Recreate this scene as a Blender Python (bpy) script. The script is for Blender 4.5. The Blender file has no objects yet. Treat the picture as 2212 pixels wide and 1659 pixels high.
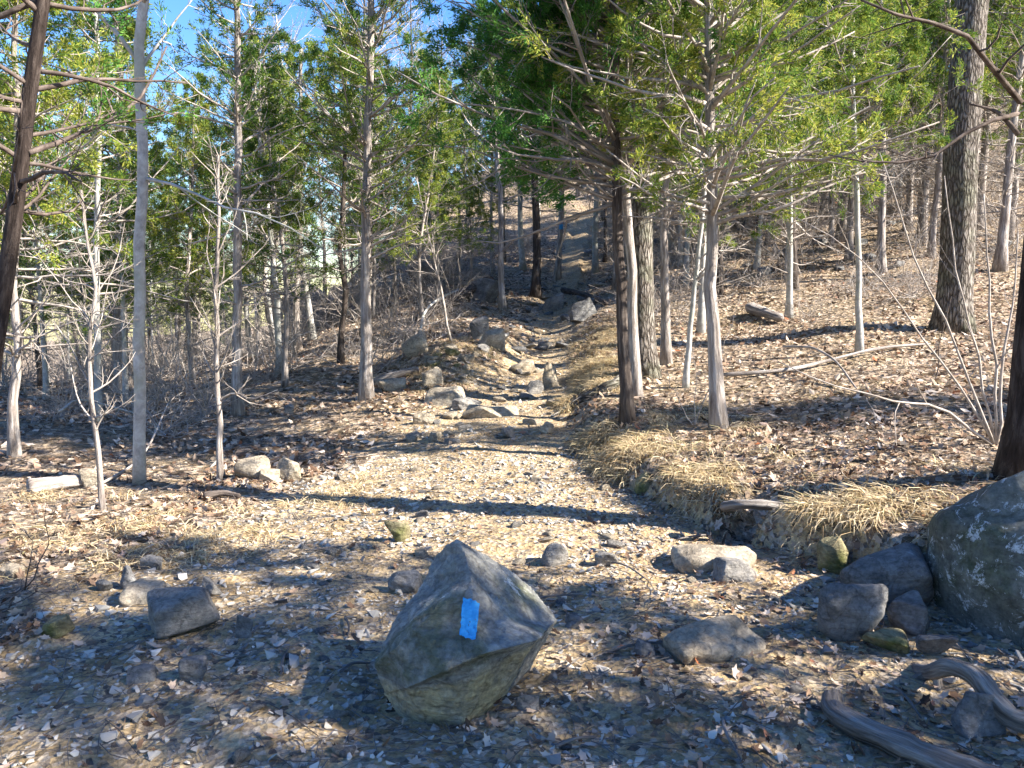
import bpy, bmesh, math, random
import numpy as np
from mathutils import Vector, Matrix
from mathutils.bvhtree import BVHTree
from math import radians as R

SC = bpy.context.scene
COL = SC.collection
# ------------------------------------------------------------------ camera, sky, sun
CZ, PITCH, FPX, W, H = 1.6, R(5.9), 1736.0, 2212.0, 1659.0
cd = bpy.data.cameras.new('camera'); cam = bpy.data.objects.new('camera', cd); COL.objects.link(cam)
cam.location = (0, 0, CZ); cam.rotation_euler = (R(90) - PITCH, 0, 0)
cd.sensor_width = 36; cd.lens = 36 * FPX / W; cd.clip_start = .05; cd.clip_end = 3000
SC.camera = cam
SUN_EL, SUN_AZ = R(35), R(107)          # azimuth clockwise from +Y
sdir = Vector((math.sin(SUN_AZ) * math.cos(SUN_EL), math.cos(SUN_AZ) * math.cos(SUN_EL), math.sin(SUN_EL)))
w = bpy.data.worlds.new('World'); SC.world = w; w.use_nodes = True
nt = w.node_tree; bg = nt.nodes['Background']
sk = nt.nodes.new('ShaderNodeTexSky'); sk.sky_type = 'NISHITA'; sk.sun_disc = False
sk.sun_elevation = SUN_EL; sk.sun_rotation = SUN_AZ; sk.air_density = 1.25; sk.dust_density = .3; sk.ozone_density = 4
hs = nt.nodes.new('ShaderNodeHueSaturation'); hs.inputs['Saturation'].default_value = 1.3; hs.inputs['Hue'].default_value = .515
nt.links.new(sk.outputs[0], hs.inputs['Color']); nt.links.new(hs.outputs[0], bg.inputs[0]); bg.inputs[1].default_value = .08
sl = bpy.data.lights.new('sun', 'SUN'); sl.energy = 5.0; sl.angle = R(.55); sl.color = (1, .93, .82)
so = bpy.data.objects.new('sun', sl); COL.objects.link(so)
so.rotation_euler = sdir.to_track_quat('Z', 'Y').to_euler(); so.location = (20, -10, 30)
SC.view_settings.view_transform = 'Standard'; SC.view_settings.look = 'None'
SC.view_settings.gamma = 1; SC.view_settings.exposure = 2.05
SC.cycles.max_bounces = 6; SC.cycles.diffuse_bounces = 3; SC.cycles.transmission_bounces = 4
SC.cycles.use_adaptive_sampling = True; SC.cycles.adaptive_threshold = .02

rng = np.random.default_rng(7)
random.seed(7)
# ------------------------------------------------------------------ numeric helpers
def _h(i, j, k, s):
    n = (i.astype(np.int64) * 374761393 + j.astype(np.int64) * 668265263 + k.astype(np.int64) * 2147483647 + s * 1274126177) & 0xffffffff
    n = ((n ^ (n >> 13)) * 1274126177) & 0xffffffff
    n = ((n ^ (n >> 16)) * 2246822519) & 0xffffffff
    return ((n ^ (n >> 15)) & 0xffffff) / float(0xffffff)
def vn(p, s=0):
    p = np.asarray(p, float); f = np.floor(p); t = p - f; t = t * t * (3 - 2 * t); f = f.astype(np.int64)
    o = 0
    for a in (0, 1):
        for b in (0, 1):
            for c in (0, 1):
                wgt = (t[..., 0] if a else 1 - t[..., 0]) * (t[..., 1] if b else 1 - t[..., 1]) * (t[..., 2] if c else 1 - t[..., 2])
                o = o + wgt * _h(f[..., 0] + a, f[..., 1] + b, f[..., 2] + c, s)
    return o * 2 - 1
def fbm(p, s=0, o=4, g=.5):
    p = np.asarray(p, float); a = 1.; r = 0
    for i in range(o):
        r = r + a * vn(p * 2 ** i + 13.7 * i, s + i); a *= g
    return r
def sst(a, b, x):
    t = np.clip((x - a) / (b - a), 0, 1); return t * t * (3 - 2 * t)
def nrm(a):
    return a / np.maximum(np.linalg.norm(a, axis=-1, keepdims=True), 1e-9)

# ------------------------------------------------------------------ terrain height
TY = np.array([4, 6, 8, 10, 12, 15, 20, 25, 30, 40, 60, 100, 400.])
TU = (np.array([-700, -300, 0, 300, 600, 750, 900, 1180, 1450, 1800, 2212, 2700]) - 1106) / 1736
TZ = np.array([
 [0, 0, 0, 0, 0, -.15, -1., -2., -3., -5.5, -10, -16, -40],
 [0, 0, 0, 0, 0, -.1, -.8, -1.6, -2.5, -5, -9, -15, -40],
 [0, 0, 0, 0, 0, -.05, -.7, -1.5, -2.4, -4.5, -8, -14, -36],
 [0, 0, 0, 0, .02, .05, -.25, -.9, -1.6, -3, -6, -10, -30],
 [0, 0, 0, .02, .15, .4, .45, .3, -.1, -1.0, -3, -6, -20],
 [0, 0, 0, .05, .2, .6, 1.1, 1.4, 1.7, 2.2, 2.6, 2, -8],
 [0, 0, .02, .1, .3, .8, 1.6, 2.4, 3.2, 5.0, 9, 14, 8],
 [0, .02, .08, .2, .35, .6, 1.15, 1.95, 2.95, 5.2, 11, 20, 22],
 [0, .02, .05, .2, .45, .95, 1.95, 3.1, 4.4, 7.0, 12, 20, 25],
 [0, .02, .2, .4, .7, 1.3, 2.6, 3.9, 5.4, 8.6, 15, 25, 32],
 [0, .15, .35, .6, .9, 1.6, 3.1, 4.7, 6.5, 10, 17, 28, 36],
 [.05, .25, .5, .8, 1.1, 1.8, 3.4, 5.0, 7.0, 11, 18, 29, 36]])
NU, NY = 260, 260
gu = np.linspace(TU[0], TU[-1], NU); gy = np.linspace(math.log(4), math.log(400), NY)
t1 = np.array([np.interp(gy, np.log(TY), r_) for r_ in TZ])
GZ = np.array([np.interp(gu, TU, t1[:, j]) for j in range(NY)]).T
def blur(a, n, ax):
    k = np.exp(-np.linspace(-2, 2, 2 * n + 1) ** 2); k /= k.sum()
    a = np.apply_along_axis(lambda v: np.convolve(np.pad(v, n, mode='edge'), k, mode='valid'), ax, a); return a
GZ = blur(blur(GZ, 11, 0), 8, 1)
XRY = np.array([-20, 0, 2, 3, 4, 5, 6, 7, 8, 10, 12, 14, 16, 20, 24, 28, 34, 60])
XR = np.array([9, 7, 4.6, 3.2, 2.35, 1.7, 1.22, .88, .70, .68, .88, 1.05, 1.3, 1.6, 1.95, 2.5, 3.3, 7])
XL = np.array([-4, -3.2, -2.6, -2.3, -2.2, -2.1, -2.0, -1.8, -1.6, -1.3, -.75, -.2, .1, .45, .9, 1.4, 2.2, 6])
def edges(x, y):
    wob = .12 * vn(np.stack([y * 1.7, y * 0, y * 0], -1), 5) + .06 * vn(np.stack([y * 5, y * 0, y * 0], -1), 6)
    return np.interp(y, XRY, XR) + wob, np.interp(y, XRY, XL) + 2 * wob
def Hf(x, y, detail=True):
    x = np.asarray(x, float); y = np.asarray(y, float)
    yy = np.maximum(y, 4.0); u = np.clip(x / yy, TU[0], TU[-1])
    fu = (u - gu[0]) / (gu[1] - gu[0]); fy = (np.log(np.minimum(yy, 399)) - gy[0]) / (gy[1] - gy[0])
    i = np.clip(fu.astype(int), 0, NU - 2); j = np.clip(fy.astype(int), 0, NY - 2); a = fu - i; b = fy - j
    z = GZ[i, j] * (1 - a) * (1 - b) + GZ[i + 1, j] * a * (1 - b) + GZ[i, j + 1] * (1 - a) * b + GZ[i + 1, j + 1] * a * b
    xr, xl = edges(x, y)
    h = np.interp(y, [0, 9, 12, 15, 22], [.36, .33, .28, .2, 0])
    z = z + h * (sst(0, 1, (x - xr) / np.interp(y, [6, 7.5], [.13, .5])) * .7 + .3 * sst(0, .9, x - xr))
    # bank left of the narrow part of the trail and a hollow along the trail
    z = z + .34 * np.exp(-(((x + 1.15) / .75) ** 2 + ((y - 13.6) / 1.1) ** 2)) + .25 * np.exp(-(((x + .3) / .45) ** 2 + ((y - 15.3) / .9) ** 2))
    c = (xr + xl) / 2; wd = np.maximum((xr - xl) / 2, .4)
    z = z - np.interp(y, [9, 12, 24, 30], [0, .1, .16, 0]) * np.exp(-((x - c) / wd) ** 2)
    intr = sst(0, .2, x - xl) * sst(0, .1, xr - x)
    z = z - .34 * np.exp(-(((x - 1.63) / .21) ** 4 + ((y - 5.42) / .21) ** 4))
    if detail:
        p = np.stack([x, y, x * 0], -1)
        far = np.clip(y / 30, 0, 3)
        z = z + (.035 + .09 * far * (y > 0)) * fbm(p * .55, 1, 3) * (1 - .6 * intr) + .018 * fbm(p * 3.1, 2, 3) + .006 * fbm(p * 13, 3, 2)
        z = z + .25 * sst(18, 26, y) * sst(-.1, .1, u) * fbm(p * .35, 9, 3) * (1 - intr)
    return z
def hz(x, y): return float(Hf(np.array([x]), np.array([y]))[0])
cp, sp = math.cos(PITCH), math.sin(PITCH)
def pix(vx, vy, Y):
    """point at forward distance Y (metres along the ground) behind a pixel of the 2212-wide photo"""
    a = (vx - W / 2) / FPX; b = (H / 2 - vy) / FPX
    k = Y / (cp + b * sp)
    return Vector((a * k, Y, CZ + k * (-sp + b * cp)))
def gnd(vx, vy):
    Ys = np.exp(np.linspace(math.log(1.2), math.log(120), 3000))
    a = (vx - W / 2) / FPX; b = (H / 2 - vy) / FPX; k = Ys / (cp + b * sp)
    z = CZ + k * (-sp + b * cp); g = Hf(a * k, Ys)
    i = np.argmax(z <= g)
    if z[i] > g[i]: i = 2200
    return Vector((a * k[i], Ys[i], g[i]))
def normal(x, y, e=.06):
    dx = (Hf(x + e, y) - Hf(x - e, y)) / (2 * e); dy = (Hf(x, y + e) - Hf(x, y - e)) / (2 * e)
    return nrm(np.stack([-dx, -dy, np.ones_like(dx)], -1))

# ------------------------------------------------------------------ mesh helpers
def link_mesh(name, V, F, mat, parent=None, smooth=True):
    """F: list of integer arrays (m, n) of faces with n corners"""
    me = bpy.data.meshes.new(name)
    V = np.asarray(V, np.float32); F = [np.asarray(f, np.int32) for f in (F if isinstance(F, list) else [F]) if len(f)]
    me.vertices.add(len(V)); me.vertices.foreach_set('co', V.ravel())
    tot = sum(f.size for f in F); npoly = sum(len(f) for f in F)
    me.loops.add(tot); me.loops.foreach_set('vertex_index', np.concatenate([f.ravel() for f in F]))
    me.polygons.add(npoly)
    lens = np.concatenate([np.full(len(f), f.shape[1], np.int32) for f in F])
    st = np.concatenate([[0], np.cumsum(lens)[:-1]]).astype(np.int32)
    me.polygons.foreach_set('loop_start', st)
    try: me.polygons.foreach_set('loop_total', lens)
    except Exception: pass
    me.polygons.foreach_set('use_smooth', np.full(npoly, smooth))
    me.update(calc_edges=True); me.validate()
    me.materials.append(mat)
    o = bpy.data.objects.new(name, me); COL.objects.link(o)
    if parent is not None: o.parent = parent
    return o
class MB:
    def __init__(s): s.V = []; s.F3 = []; s.F4 = []; s.n = 0; s.A = []
    def add(s, V, F3=None, F4=None, A=None):
        V = np.asarray(V, float).reshape(-1, 3); s.A.append(V if A is None else A.reshape(-1, 3))
        if F3 is not None and len(F3): s.F3.append(np.asarray(F3) + s.n)
        if F4 is not None and len(F4): s.F4.append(np.asarray(F4) + s.n)
        s.V.append(V); s.n += len(V)
    def tubes(s, P, Rr, sides=3, flute=0, seed=0):
        P = np.asarray(P, float); Rr = np.asarray(Rr, float)
        if P.ndim == 2: P = P[None]; Rr = Rr[None]
        n, k = P.shape[:2]
        if n == 0: return
        T = nrm(np.gradient(P, axis=1))
        ref = np.where(np.abs(T[:, :1, 2:3]) > .75, np.array([[[1., 0, 0]]]), np.array([[[0, 0, 1.]]]))
        A = nrm(np.cross(np.broadcast_to(ref, T.shape), T)); B = np.cross(T, A)
        th = np.arange(sides) * 2 * np.pi / sides
        rr = Rr[:, :, None, None] * np.ones((1, 1, sides, 1))
        if flute:
            q = np.stack([np.cos(th)[None, None, :] * 1.6 + np.zeros((n, k, 1)), np.sin(th)[None, None, :] * 1.6 + np.zeros((n, k, 1)), P[:, :, None, 2] * .8 + np.zeros((1, 1, sides))], -1)
            rr = rr * (1 + flute * fbm(q * 1.5, seed, 3))[..., None]
        V = P[:, :, None] + rr * (np.cos(th)[None, None, :, None] * A[:, :, None] + np.sin(th)[None, None, :, None] * B[:, :, None])
        idx = np.arange(n * k * sides).reshape(n, k, sides); j = np.roll(idx, -1, axis=2)
        F = np.stack([idx[:, :-1], j[:, :-1], j[:, 1:], idx[:, 1:]], -1).reshape(-1, 4)
        al = np.r_[0, np.cumsum(np.linalg.norm(np.diff(P[0], axis=0), axis=1))] if n == 1 else np.concatenate([np.zeros((n, 1)), np.cumsum(np.linalg.norm(np.diff(P, axis=1), axis=2), axis=1)], 1)
        al = np.broadcast_to(np.asarray(al).reshape(-1, k)[:, :, None], (n, k, sides))
        mr = Rr.mean(1)[:, None, None]
        s.add(V, None, F, np.stack([np.cos(th) * mr + al * 0, np.sin(th) * mr + al * 0, al], -1))
        if sides > 4:
            for e, f in ((0, idx[:, 0, ::-1]), (1, idx[:, -1])):
                c = len(s.V)  # end caps as fans
                cen = P[:, 0 if e == 0 else -1]; base = s.n
                s.V.append(cen); s.A.append(cen * 0); s.n += n
                off = base - n * k * sides
                tri = np.stack([f, np.roll(f, -1, 1), np.broadcast_to((np.arange(n) + n * k * sides)[:, None], f.shape)], -1).reshape(-1, 3)
                s.F3.append(tri + off if e == 0 else np.stack([f + off - n, np.roll(f, -1, 1) + off - n, np.broadcast_to((np.arange(n) + base)[:, None], f.shape)], -1).reshape(-1, 3))
    def build(s, name, mat, parent=None, smooth=True):
        F = []
        if s.F3: F.append(np.concatenate(s.F3))
        if s.F4: F.append(np.concatenate(s.F4))
        o = link_mesh(name, np.concatenate(s.V), F, mat, parent, smooth)
        if smooth:
            at_ = o.data.attributes.new('tube', 'FLOAT_VECTOR', 'POINT'); A_ = np.concatenate(s.A).astype(np.float32)
            if len(at_.data) == len(A_): at_.data.foreach_set('vector', A_.ravel())
        return o
def tag(o, label, cat, group=None, kind=None):
    if kind: o['kind'] = kind
    if label: o['label'] = label
    if cat: o['category'] = cat
    if group: o['group'] = group
    return o
def empty(name, loc, label, cat, group=None):
    o = bpy.data.objects.new(name, None); COL.objects.link(o); o.location = loc; o.empty_display_size = .1
    return tag(o, label, cat, group)
def recentre(o, c):
    c = Vector(c); o.data.transform(Matrix.Translation(-c)); o.location = c; return o

# ------------------------------------------------------------------ materials
def mat(name, rough=.9, spec=.2):
    m = bpy.data.materials.new(name); m.use_nodes = True; n = m.node_tree
    b = n.nodes['Principled BSDF']; b.inputs['Roughness'].default_value = rough; b.inputs['Specular IOR Level'].default_value = spec
    return m, n, b
def nd(n, t, **k):
    o = n.nodes.new('ShaderNode' + t)
    for a, v in k.items():
        if a in o.inputs: o.inputs[a].default_value = v
        else: setattr(o, a, v)
    return o
def ramp(n, fac, stops, interp='LINEAR'):
    r_ = n.nodes.new('ShaderNodeValToRGB'); e = r_.color_ramp; e.interpolation = interp
    while len(e.elements) < len(stops): e.elements.new(.5)
    for el, (p, c) in zip(e.elements, stops): el.position = p; el.color = (*c, 1)
    n.links.new(fac, r_.inputs[0]); return r_.outputs[0]
def mixc(n, fac, a, b, mode='MIX'):
    m = n.nodes.new('ShaderNodeMix'); m.data_type = 'RGBA'; m.blend_type = mode
    if isinstance(fac, (int, float)): m.inputs[0].default_value = fac
    else: n.links.new(fac, m.inputs[0])
    for i, v in ((6, a), (7, b)):
        if isinstance(v, tuple): m.inputs[i].default_value = (*v, 1)
        else: n.links.new(v, m.inputs[i])
    return m.outputs[2]
def coords(n, scale=(1, 1, 1), src='Object'):
    tc = n.nodes.new('ShaderNodeTexCoord'); mp = n.nodes.new('ShaderNodeMapping'); mp.inputs['Scale'].default_value = scale
    n.links.new(tc.outputs[src], mp.inputs[0]); return mp.outputs[0]
def noise(n, vec, s, d=5, r=.6, dist=0):
    t = nd(n, 'TexNoise', Scale=s, Detail=d, Roughness=r, Distortion=dist); n.links.new(vec, t.inputs['Vector']); return t
def bump(n, b, hgt, st, dist=.02, prev=None):
    u = nd(n, 'Bump', Strength=st, Distance=dist); n.links.new(hgt, u.inputs['Height'])
    if prev is not None: n.links.new(prev, u.inputs['Normal'])
    n.links.new(u.outputs[0], b.inputs['Normal']); return u.outputs[0]
def mth(n, op, a, b=None):
    m = nd(n, 'Math', operation=op)
    for i, v in enumerate((a, b)):
        if v is None: continue
        if isinstance(v, (int, float)): m.inputs[i].default_value = v
        else: n.links.new(v, m.inputs[i])
    return m.outputs[0]

def litter_mat():
    m, n, b = mat('leaf_litter_soil', .95, .1); v = coords(n)
    d = noise(n, v, 6, 3); va = nd(n, 'VectorMath', operation='MULTIPLY_ADD'); n.links.new(d.outputs['Color'], va.inputs[0])
    va.inputs[1].default_value = (.12, .12, .12); n.links.new(v, va.inputs[2])
    vo = nd(n, 'TexVoronoi', Scale=15, Randomness=1); n.links.new(va.outputs[0], vo.inputs['Vector'])
    sx = n.nodes.new('ShaderNodeSeparateColor'); n.links.new(vo.outputs['Color'], sx.inputs[0])
    c = ramp(n, sx.outputs[0], [(0, (.06, .045, .032)), (.25, (.17, .125, .085)), (.5, (.33, .25, .18)), (.8, (.45, .36, .27)), (1, (.56, .47, .38))])
    big = noise(n, v, .9, 4)
    c = mixc(n, mth(n, 'MULTIPLY', ramp(n, big.outputs[0], [(.42, (0, 0, 0)), (.65, (1, 1, 1))]), .5), c, (.34, .26, .15))
    fine = noise(n, v, 60, 4)
    c = mixc(n, .6, c, ramp(n, fine.outputs[0], [(.3, (.25, .25, .25)), (.62, (1.15, 1.1, 1.05))]), 'MULTIPLY')
    n.links.new(c, b.inputs['Base Color'])
    p = bump(n, b, vo.outputs['Distance'], 1, .05); bump(n, b, fine.outputs[0], .8, .02, p)
    return m
def dirt_mat():
    m, n, b = mat('trail_dirt', .95, .1); v = coords(n)
    vo = nd(n, 'TexVoronoi', Scale=34); n.links.new(v, vo.inputs['Vector'])
    sx = n.nodes.new('ShaderNodeSeparateColor'); n.links.new(vo.outputs['Color'], sx.inputs[0])
    n1 = noise(n, v, 2.2, 6, .65); n2 = noise(n, v, 45, 5, .7)
    c = ramp(n, n1.outputs[0], [(.3, (.24, .17, .09)), (.5, (.42, .31, .175)), (.7, (.58, .46, .29))])
    cc = ramp(n, sx.outputs[1], [(0, (.12, .10, .085)), (.5, (.34, .27, .19)), (1, (.55, .47, .37))])
    c = mixc(n, ramp(n, sx.outputs[0], [(.45, (0, 0, 0)), (.6, (1, 1, 1))]), c, cc)
    c = mixc(n, .7, c, ramp(n, n2.outputs[0], [(.32, (.35, .33, .3)), (.6, (1.15, 1.12, 1.08))]), 'MULTIPLY')
    n.links.new(c, b.inputs['Base Color'])
    p = bump(n, b, vo.outputs['Distance'], .8, .02); bump(n, b, n2.outputs[0], .9, .02, p)
    return m
def island_mat(name, stops, trans=0., rough=.85, hue=None, spec=.2, tuft=0):
    m, n, b = mat(name, rough, spec); g = n.nodes.new('ShaderNodeNewGeometry'); f_ = g.outputs['Random Per Island']
    if tuft:
        oi = nd(n, 'ObjectInfo'); nn = noise(n, coords(n), tuft, 3, .6)
        f_ = mth(n, 'ADD', mth(n, 'MULTIPLY', f_, .45), mth(n, 'ADD', mth(n, 'MULTIPLY', nn.outputs[0], 1.1), mth(n, 'MULTIPLY', oi.outputs['Random'], .25))); f_ = mth(n, 'SUBTRACT', f_, .30)
    c = ramp(n, f_, stops)
    if hue:
        v = coords(n); nn = noise(n, v, hue[0], 2); c = mixc(n, ramp(n, nn.outputs[0], [(.4, (0, 0, 0)), (.62, (1, 1, 1))]), c, mixc(n, 1., c, hue[1], 'MULTIPLY'))
    n.links.new(c, b.inputs['Base Color'])
    if trans:
        t = n.nodes.new('ShaderNodeBsdfTranslucent'); n.links.new(c, t.inputs[0]); mx = n.nodes.new('ShaderNodeMixShader'); mx.inputs[0].default_value = trans
        n.links.new(b.outputs[0], mx.inputs[1]); n.links.new(t.outputs[0], mx.inputs[2]); n.links.new(mx.outputs[0], n.nodes['Material Output'].inputs[0])
    return m
def bark_mat(name, dark, mid, light, zs=.18, sc=26, strength=.9, patch=None, plates=0):
    m, n, b = mat(name, .92, .1); at_ = nd(n, 'Attribute', attribute_name='tube'); mp = nd(n, 'Mapping'); n.links.new(at_.outputs['Vector'], mp.inputs[0]); mp.inputs['Scale'].default_value = (1, 1, zs)
    oi = nd(n, 'ObjectInfo'); ml = mth(n, 'MULTIPLY', oi.outputs['Random'], 20.); n.links.new(ml, mp.inputs['Location']); n1 = noise(n, mp.outputs[0], sc, 6, .7, .4)
    v2 = coords(n); n2 = noise(n, v2, 2.5, 4)
    c = ramp(n, n1.outputs[0], [(.3, dark), (.5, mid), (.68, light)])
    if patch: c = mixc(n, mth(n, 'MULTIPLY', ramp(n, n2.outputs[0], [(.48, (0, 0, 0)), (.6, (1, 1, 1))]), .7), c, patch)
    pv_ = None
    if plates:
        m2 = nd(n, 'Mapping'); n.links.new(at_.outputs['Vector'], m2.inputs[0]); m2.inputs['Scale'].default_value = (1, 1, .22); n.links.new(ml, m2.inputs['Location'])
        d_ = noise(n, m2.outputs[0], 14, 3); va = nd(n, 'VectorMath', operation='MULTIPLY_ADD'); n.links.new(d_.outputs['Color'], va.inputs[0]); va.inputs[1].default_value = (.05, .05, .05); n.links.new(m2.outputs[0], va.inputs[2])
        vo = nd(n, 'TexVoronoi', Scale=plates, feature='DISTANCE_TO_EDGE'); n.links.new(va.outputs[0], vo.inputs['Vector'])
        e_ = ramp(n, vo.outputs['Distance'], [(0, (0, 0, 0)), (.22, (1, 1, 1))]); c = mixc(n, e_, mixc(n, 1., c, (.3, .28, .26), 'MULTIPLY'), c); pv_ = bump(n, b, e_, 1., .02)
    n.links.new(c, b.inputs['Base Color']); bump(n, b, n1.outputs[0], strength, .03, pv_)
    return m
def rock_mat(name, dark, mid, light, lichen=None, moss=None, sc=5, zones=False, lt=.60, streak=.5):
    m, n, b = mat(name, .88, .25); v = coords(n); n1 = noise(n, v, sc, 8, .65, .3); n2 = noise(n, v, sc * 9, 5, .7)
    c = ramp(n, n1.outputs[0], [(.3, dark), (.5, mid), (.7, light)])
    if moss:
        n3 = noise(n, v, sc * .7, 5, .6); c = mixc(n, ramp(n, n3.outputs[0], [(.5, (0, 0, 0)), (.64, (1, 1, 1))]), c, moss)
    if lichen:
        n4 = noise(n, v, sc * (2.6 if lt < .6 else 1.1), 9, .8, .5); c = mixc(n, ramp(n, n4.outputs[0], [(lt, (0, 0, 0)), (lt + .03, (1, 1, 1))]), c, lichen)
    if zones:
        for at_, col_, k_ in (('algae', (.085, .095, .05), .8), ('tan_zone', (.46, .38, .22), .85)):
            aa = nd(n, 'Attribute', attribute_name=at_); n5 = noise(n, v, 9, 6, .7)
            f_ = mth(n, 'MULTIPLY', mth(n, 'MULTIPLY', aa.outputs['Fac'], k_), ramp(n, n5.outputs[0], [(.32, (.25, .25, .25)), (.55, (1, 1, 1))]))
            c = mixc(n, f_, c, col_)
    st_ = nd(n, 'Mapping'); n.links.new(v, st_.inputs[0]); st_.inputs['Rotation'].default_value = (.25, R(32), .1); st_.inputs['Scale'].default_value = (1, 2.5, 7)
    ns = noise(n, st_.outputs[0], sc * 1.6, 7, .7, .3); sr = ramp(n, ns.outputs[0], [(.36, (.55, .55, .55)), (.56, (1.08, 1.07, 1.05))]); c = mixc(n, streak, c, sr, 'MULTIPLY')
    dn = noise(n, v, sc * 1.2, 4); va = nd(n, 'VectorMath', operation='MULTIPLY_ADD'); n.links.new(dn.outputs['Color'], va.inputs[0]); va.inputs[1].default_value = (.22, .22, .22); n.links.new(v, va.inputs[2])
    ck = nd(n, 'TexVoronoi', Scale=sc * 1.1, feature='DISTANCE_TO_EDGE'); n.links.new(va.outputs[0], ck.inputs['Vector']); cr_ = ramp(n, ck.outputs['Distance'], [(0, (0, 0, 0)), (.035, (1, 1, 1))])
    c = mixc(n, cr_, mixc(n, 1., c, (.72, .70, .68), 'MULTIPLY'), c)
    c = mixc(n, .8, c, ramp(n, n2.outputs[0], [(.3, (.45, .45, .45)), (.62, (1.15, 1.15, 1.15))]), 'MULTIPLY')
    n.links.new(c, b.inputs['Base Color'])
    n6 = noise(n, v, sc * 32, 4, .75); p = bump(n, b, n1.outputs[0], .7, .05); p = bump(n, b, cr_, .3, .006, p); p = bump(n, b, ns.outputs[0], .8, .02, p); p = bump(n, b, n2.outputs[0], .9, .012, p); bump(n, b, n6.outputs[0], .8, .004, p)
    return m
M = dict(
 litter=litter_mat(), dirt=dirt_mat(),
 leaf=island_mat('dry_leaf', [(0, (.06, .035, .022)), (.25, (.18, .11, .07)), (.5, (.34, .24, .165)), (.75, (.46, .355, .27)), (.965, (.56, .48, .40)), (1, (.36, .12, .045))], .12),
 straw=island_mat('dry_grass_blade', [(0, (.20, .13, .06)), (.4, (.48, .36, .20)), (.85, (.68, .56, .37)), (1, (.30, .27, .12))], .2),
 pebble=island_mat('pebble_stone', [(0, (.14, .14, .14)), (.4, (.28, .265, .24)), (.75, (.43, .385, .32)), (1, (.58, .53, .45))]),
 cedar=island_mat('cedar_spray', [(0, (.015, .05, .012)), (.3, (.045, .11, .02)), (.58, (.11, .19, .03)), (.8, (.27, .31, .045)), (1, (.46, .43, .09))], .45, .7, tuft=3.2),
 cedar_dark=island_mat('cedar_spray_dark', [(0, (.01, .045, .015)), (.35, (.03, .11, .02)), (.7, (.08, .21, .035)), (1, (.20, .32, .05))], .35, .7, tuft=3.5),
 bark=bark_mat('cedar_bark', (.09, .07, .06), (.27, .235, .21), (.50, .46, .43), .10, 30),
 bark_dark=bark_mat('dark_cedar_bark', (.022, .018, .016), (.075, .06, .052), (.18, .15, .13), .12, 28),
 black=bark_mat('bark_painted_shade', (.012, .009, .008), (.04, .03, .026), (.10, .08, .07), .2, 24),  # shade on the two edge trunks painted into the bark as near-black
 beech=bark_mat('smooth_grey_bark', (.22, .21, .20), (.36, .35, .33), (.50, .49, .47), .7, 14, .25, (.30, .31, .25)),
 oak=bark_mat('furrowed_oak_bark', (.10, .085, .07), (.23, .20, .175), (.40, .365, .33), .3, 24, .8, (.20, .20, .15), 26),
 twig=bark_mat('dead_twig', (.16, .13, .11), (.32, .28, .25), (.48, .44, .40), .5, 20, .3),
 twig_dark=bark_mat('dark_twig', (.03, .022, .02), (.09, .07, .06), (.2, .16, .14), .5, 20, .3),
 wood=bark_mat('weathered_wood', (.05, .042, .036), (.19, .165, .145), (.36, .33, .30), .08, 42, 1.),
 rock=rock_mat('grey_fieldstone', (.13, .125, .12), (.25, .235, .215), (.38, .35, .31)),
 tan=rock_mat('tan_fieldstone', (.22, .18, .13), (.38, .32, .24), (.54, .48, .38)),
 blue=rock_mat('blue_grey_rock', (.09, .09, .09), (.19, .185, .18), (.32, .315, .305), (.42, .44, .42)),
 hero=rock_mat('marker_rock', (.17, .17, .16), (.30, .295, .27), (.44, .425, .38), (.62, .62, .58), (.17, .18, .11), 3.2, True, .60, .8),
 boulder=rock_mat('lichen_boulder', (.07, .075, .065), (.14, .145, .125), (.24, .24, .215), (.55, .58, .60), (.08, .095, .05), 4, False, .555),
 mossy=rock_mat('mossy_stone', (.14, .12, .07), (.26, .23, .13), (.40, .36, .22), None, (.13, .14, .04)),
)
pm, pn, pb = mat('blue_paint', .6, .3)
pv = coords(pn); pno = noise(pn, pv, 45, 5, .7)
pn.links.new(ramp(pn, pno.outputs[0], [(.3, (.02, .21, .46)), (.6, (.045, .32, .62)), (.85, (.16, .46, .72))]), pb.inputs['Base Color']); bump(pn, pb, pno.outputs[0], .8, .006)
M['paint'] = pm

# ------------------------------------------------------------------ ground and trail
def axis(lo_f, hi_f, step, lo, hi, g=1.055):
    a = list(np.arange(lo_f, hi_f, step)); s = step
    while a[-1] < hi: s *= g; a.append(a[-1] + s)
    s = step; b = [a[0]]
    while b[-1] > lo: s *= g; b.append(b[-1] - s)
    return np.array(b[::-1][:-1] + a)
gx = axis(-4.5, 4.8, .04, -400, 400); gyy = axis(2.0, 13.5, .045, -60, 700)
XX, YY = np.meshgrid(gx, gyy, indexing='ij'); ZZ = Hf(XX, YY)
V = np.stack([XX, YY, ZZ], -1).reshape(-1, 3)
idx = np.arange(len(V)).reshape(XX.shape)
F = np.stack([idx[:-1, :-1], idx[1:, :-1], idx[1:, 1:], idx[:-1, 1:]], -1).reshape(-1, 4)
cen = V[F].mean(1)
xr_, xl_ = edges(cen[:, 0], cen[:, 1])
nz = fbm(cen * np.array([1.6, 1.6, 0]), 20, 3) * .25
ontrail = (cen[:, 0] < xr_ + .1) & (cen[:, 0] > xl_ + nz * 2) & (cen[:, 1] < 40) & (cen[:, 1] > -30)
def submesh(name, F_, m, kind):
    u, inv = np.unique(F_, return_inverse=True)
    o = link_mesh(name, V[u], [inv.reshape(F_.shape)], m); tag(o, None, None, None, kind); return o
g_ = submesh('ground', F[~ontrail], M['litter'], 'structure'); g_['label'] = 'forest floor of brown leaf litter rising to the right'
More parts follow.
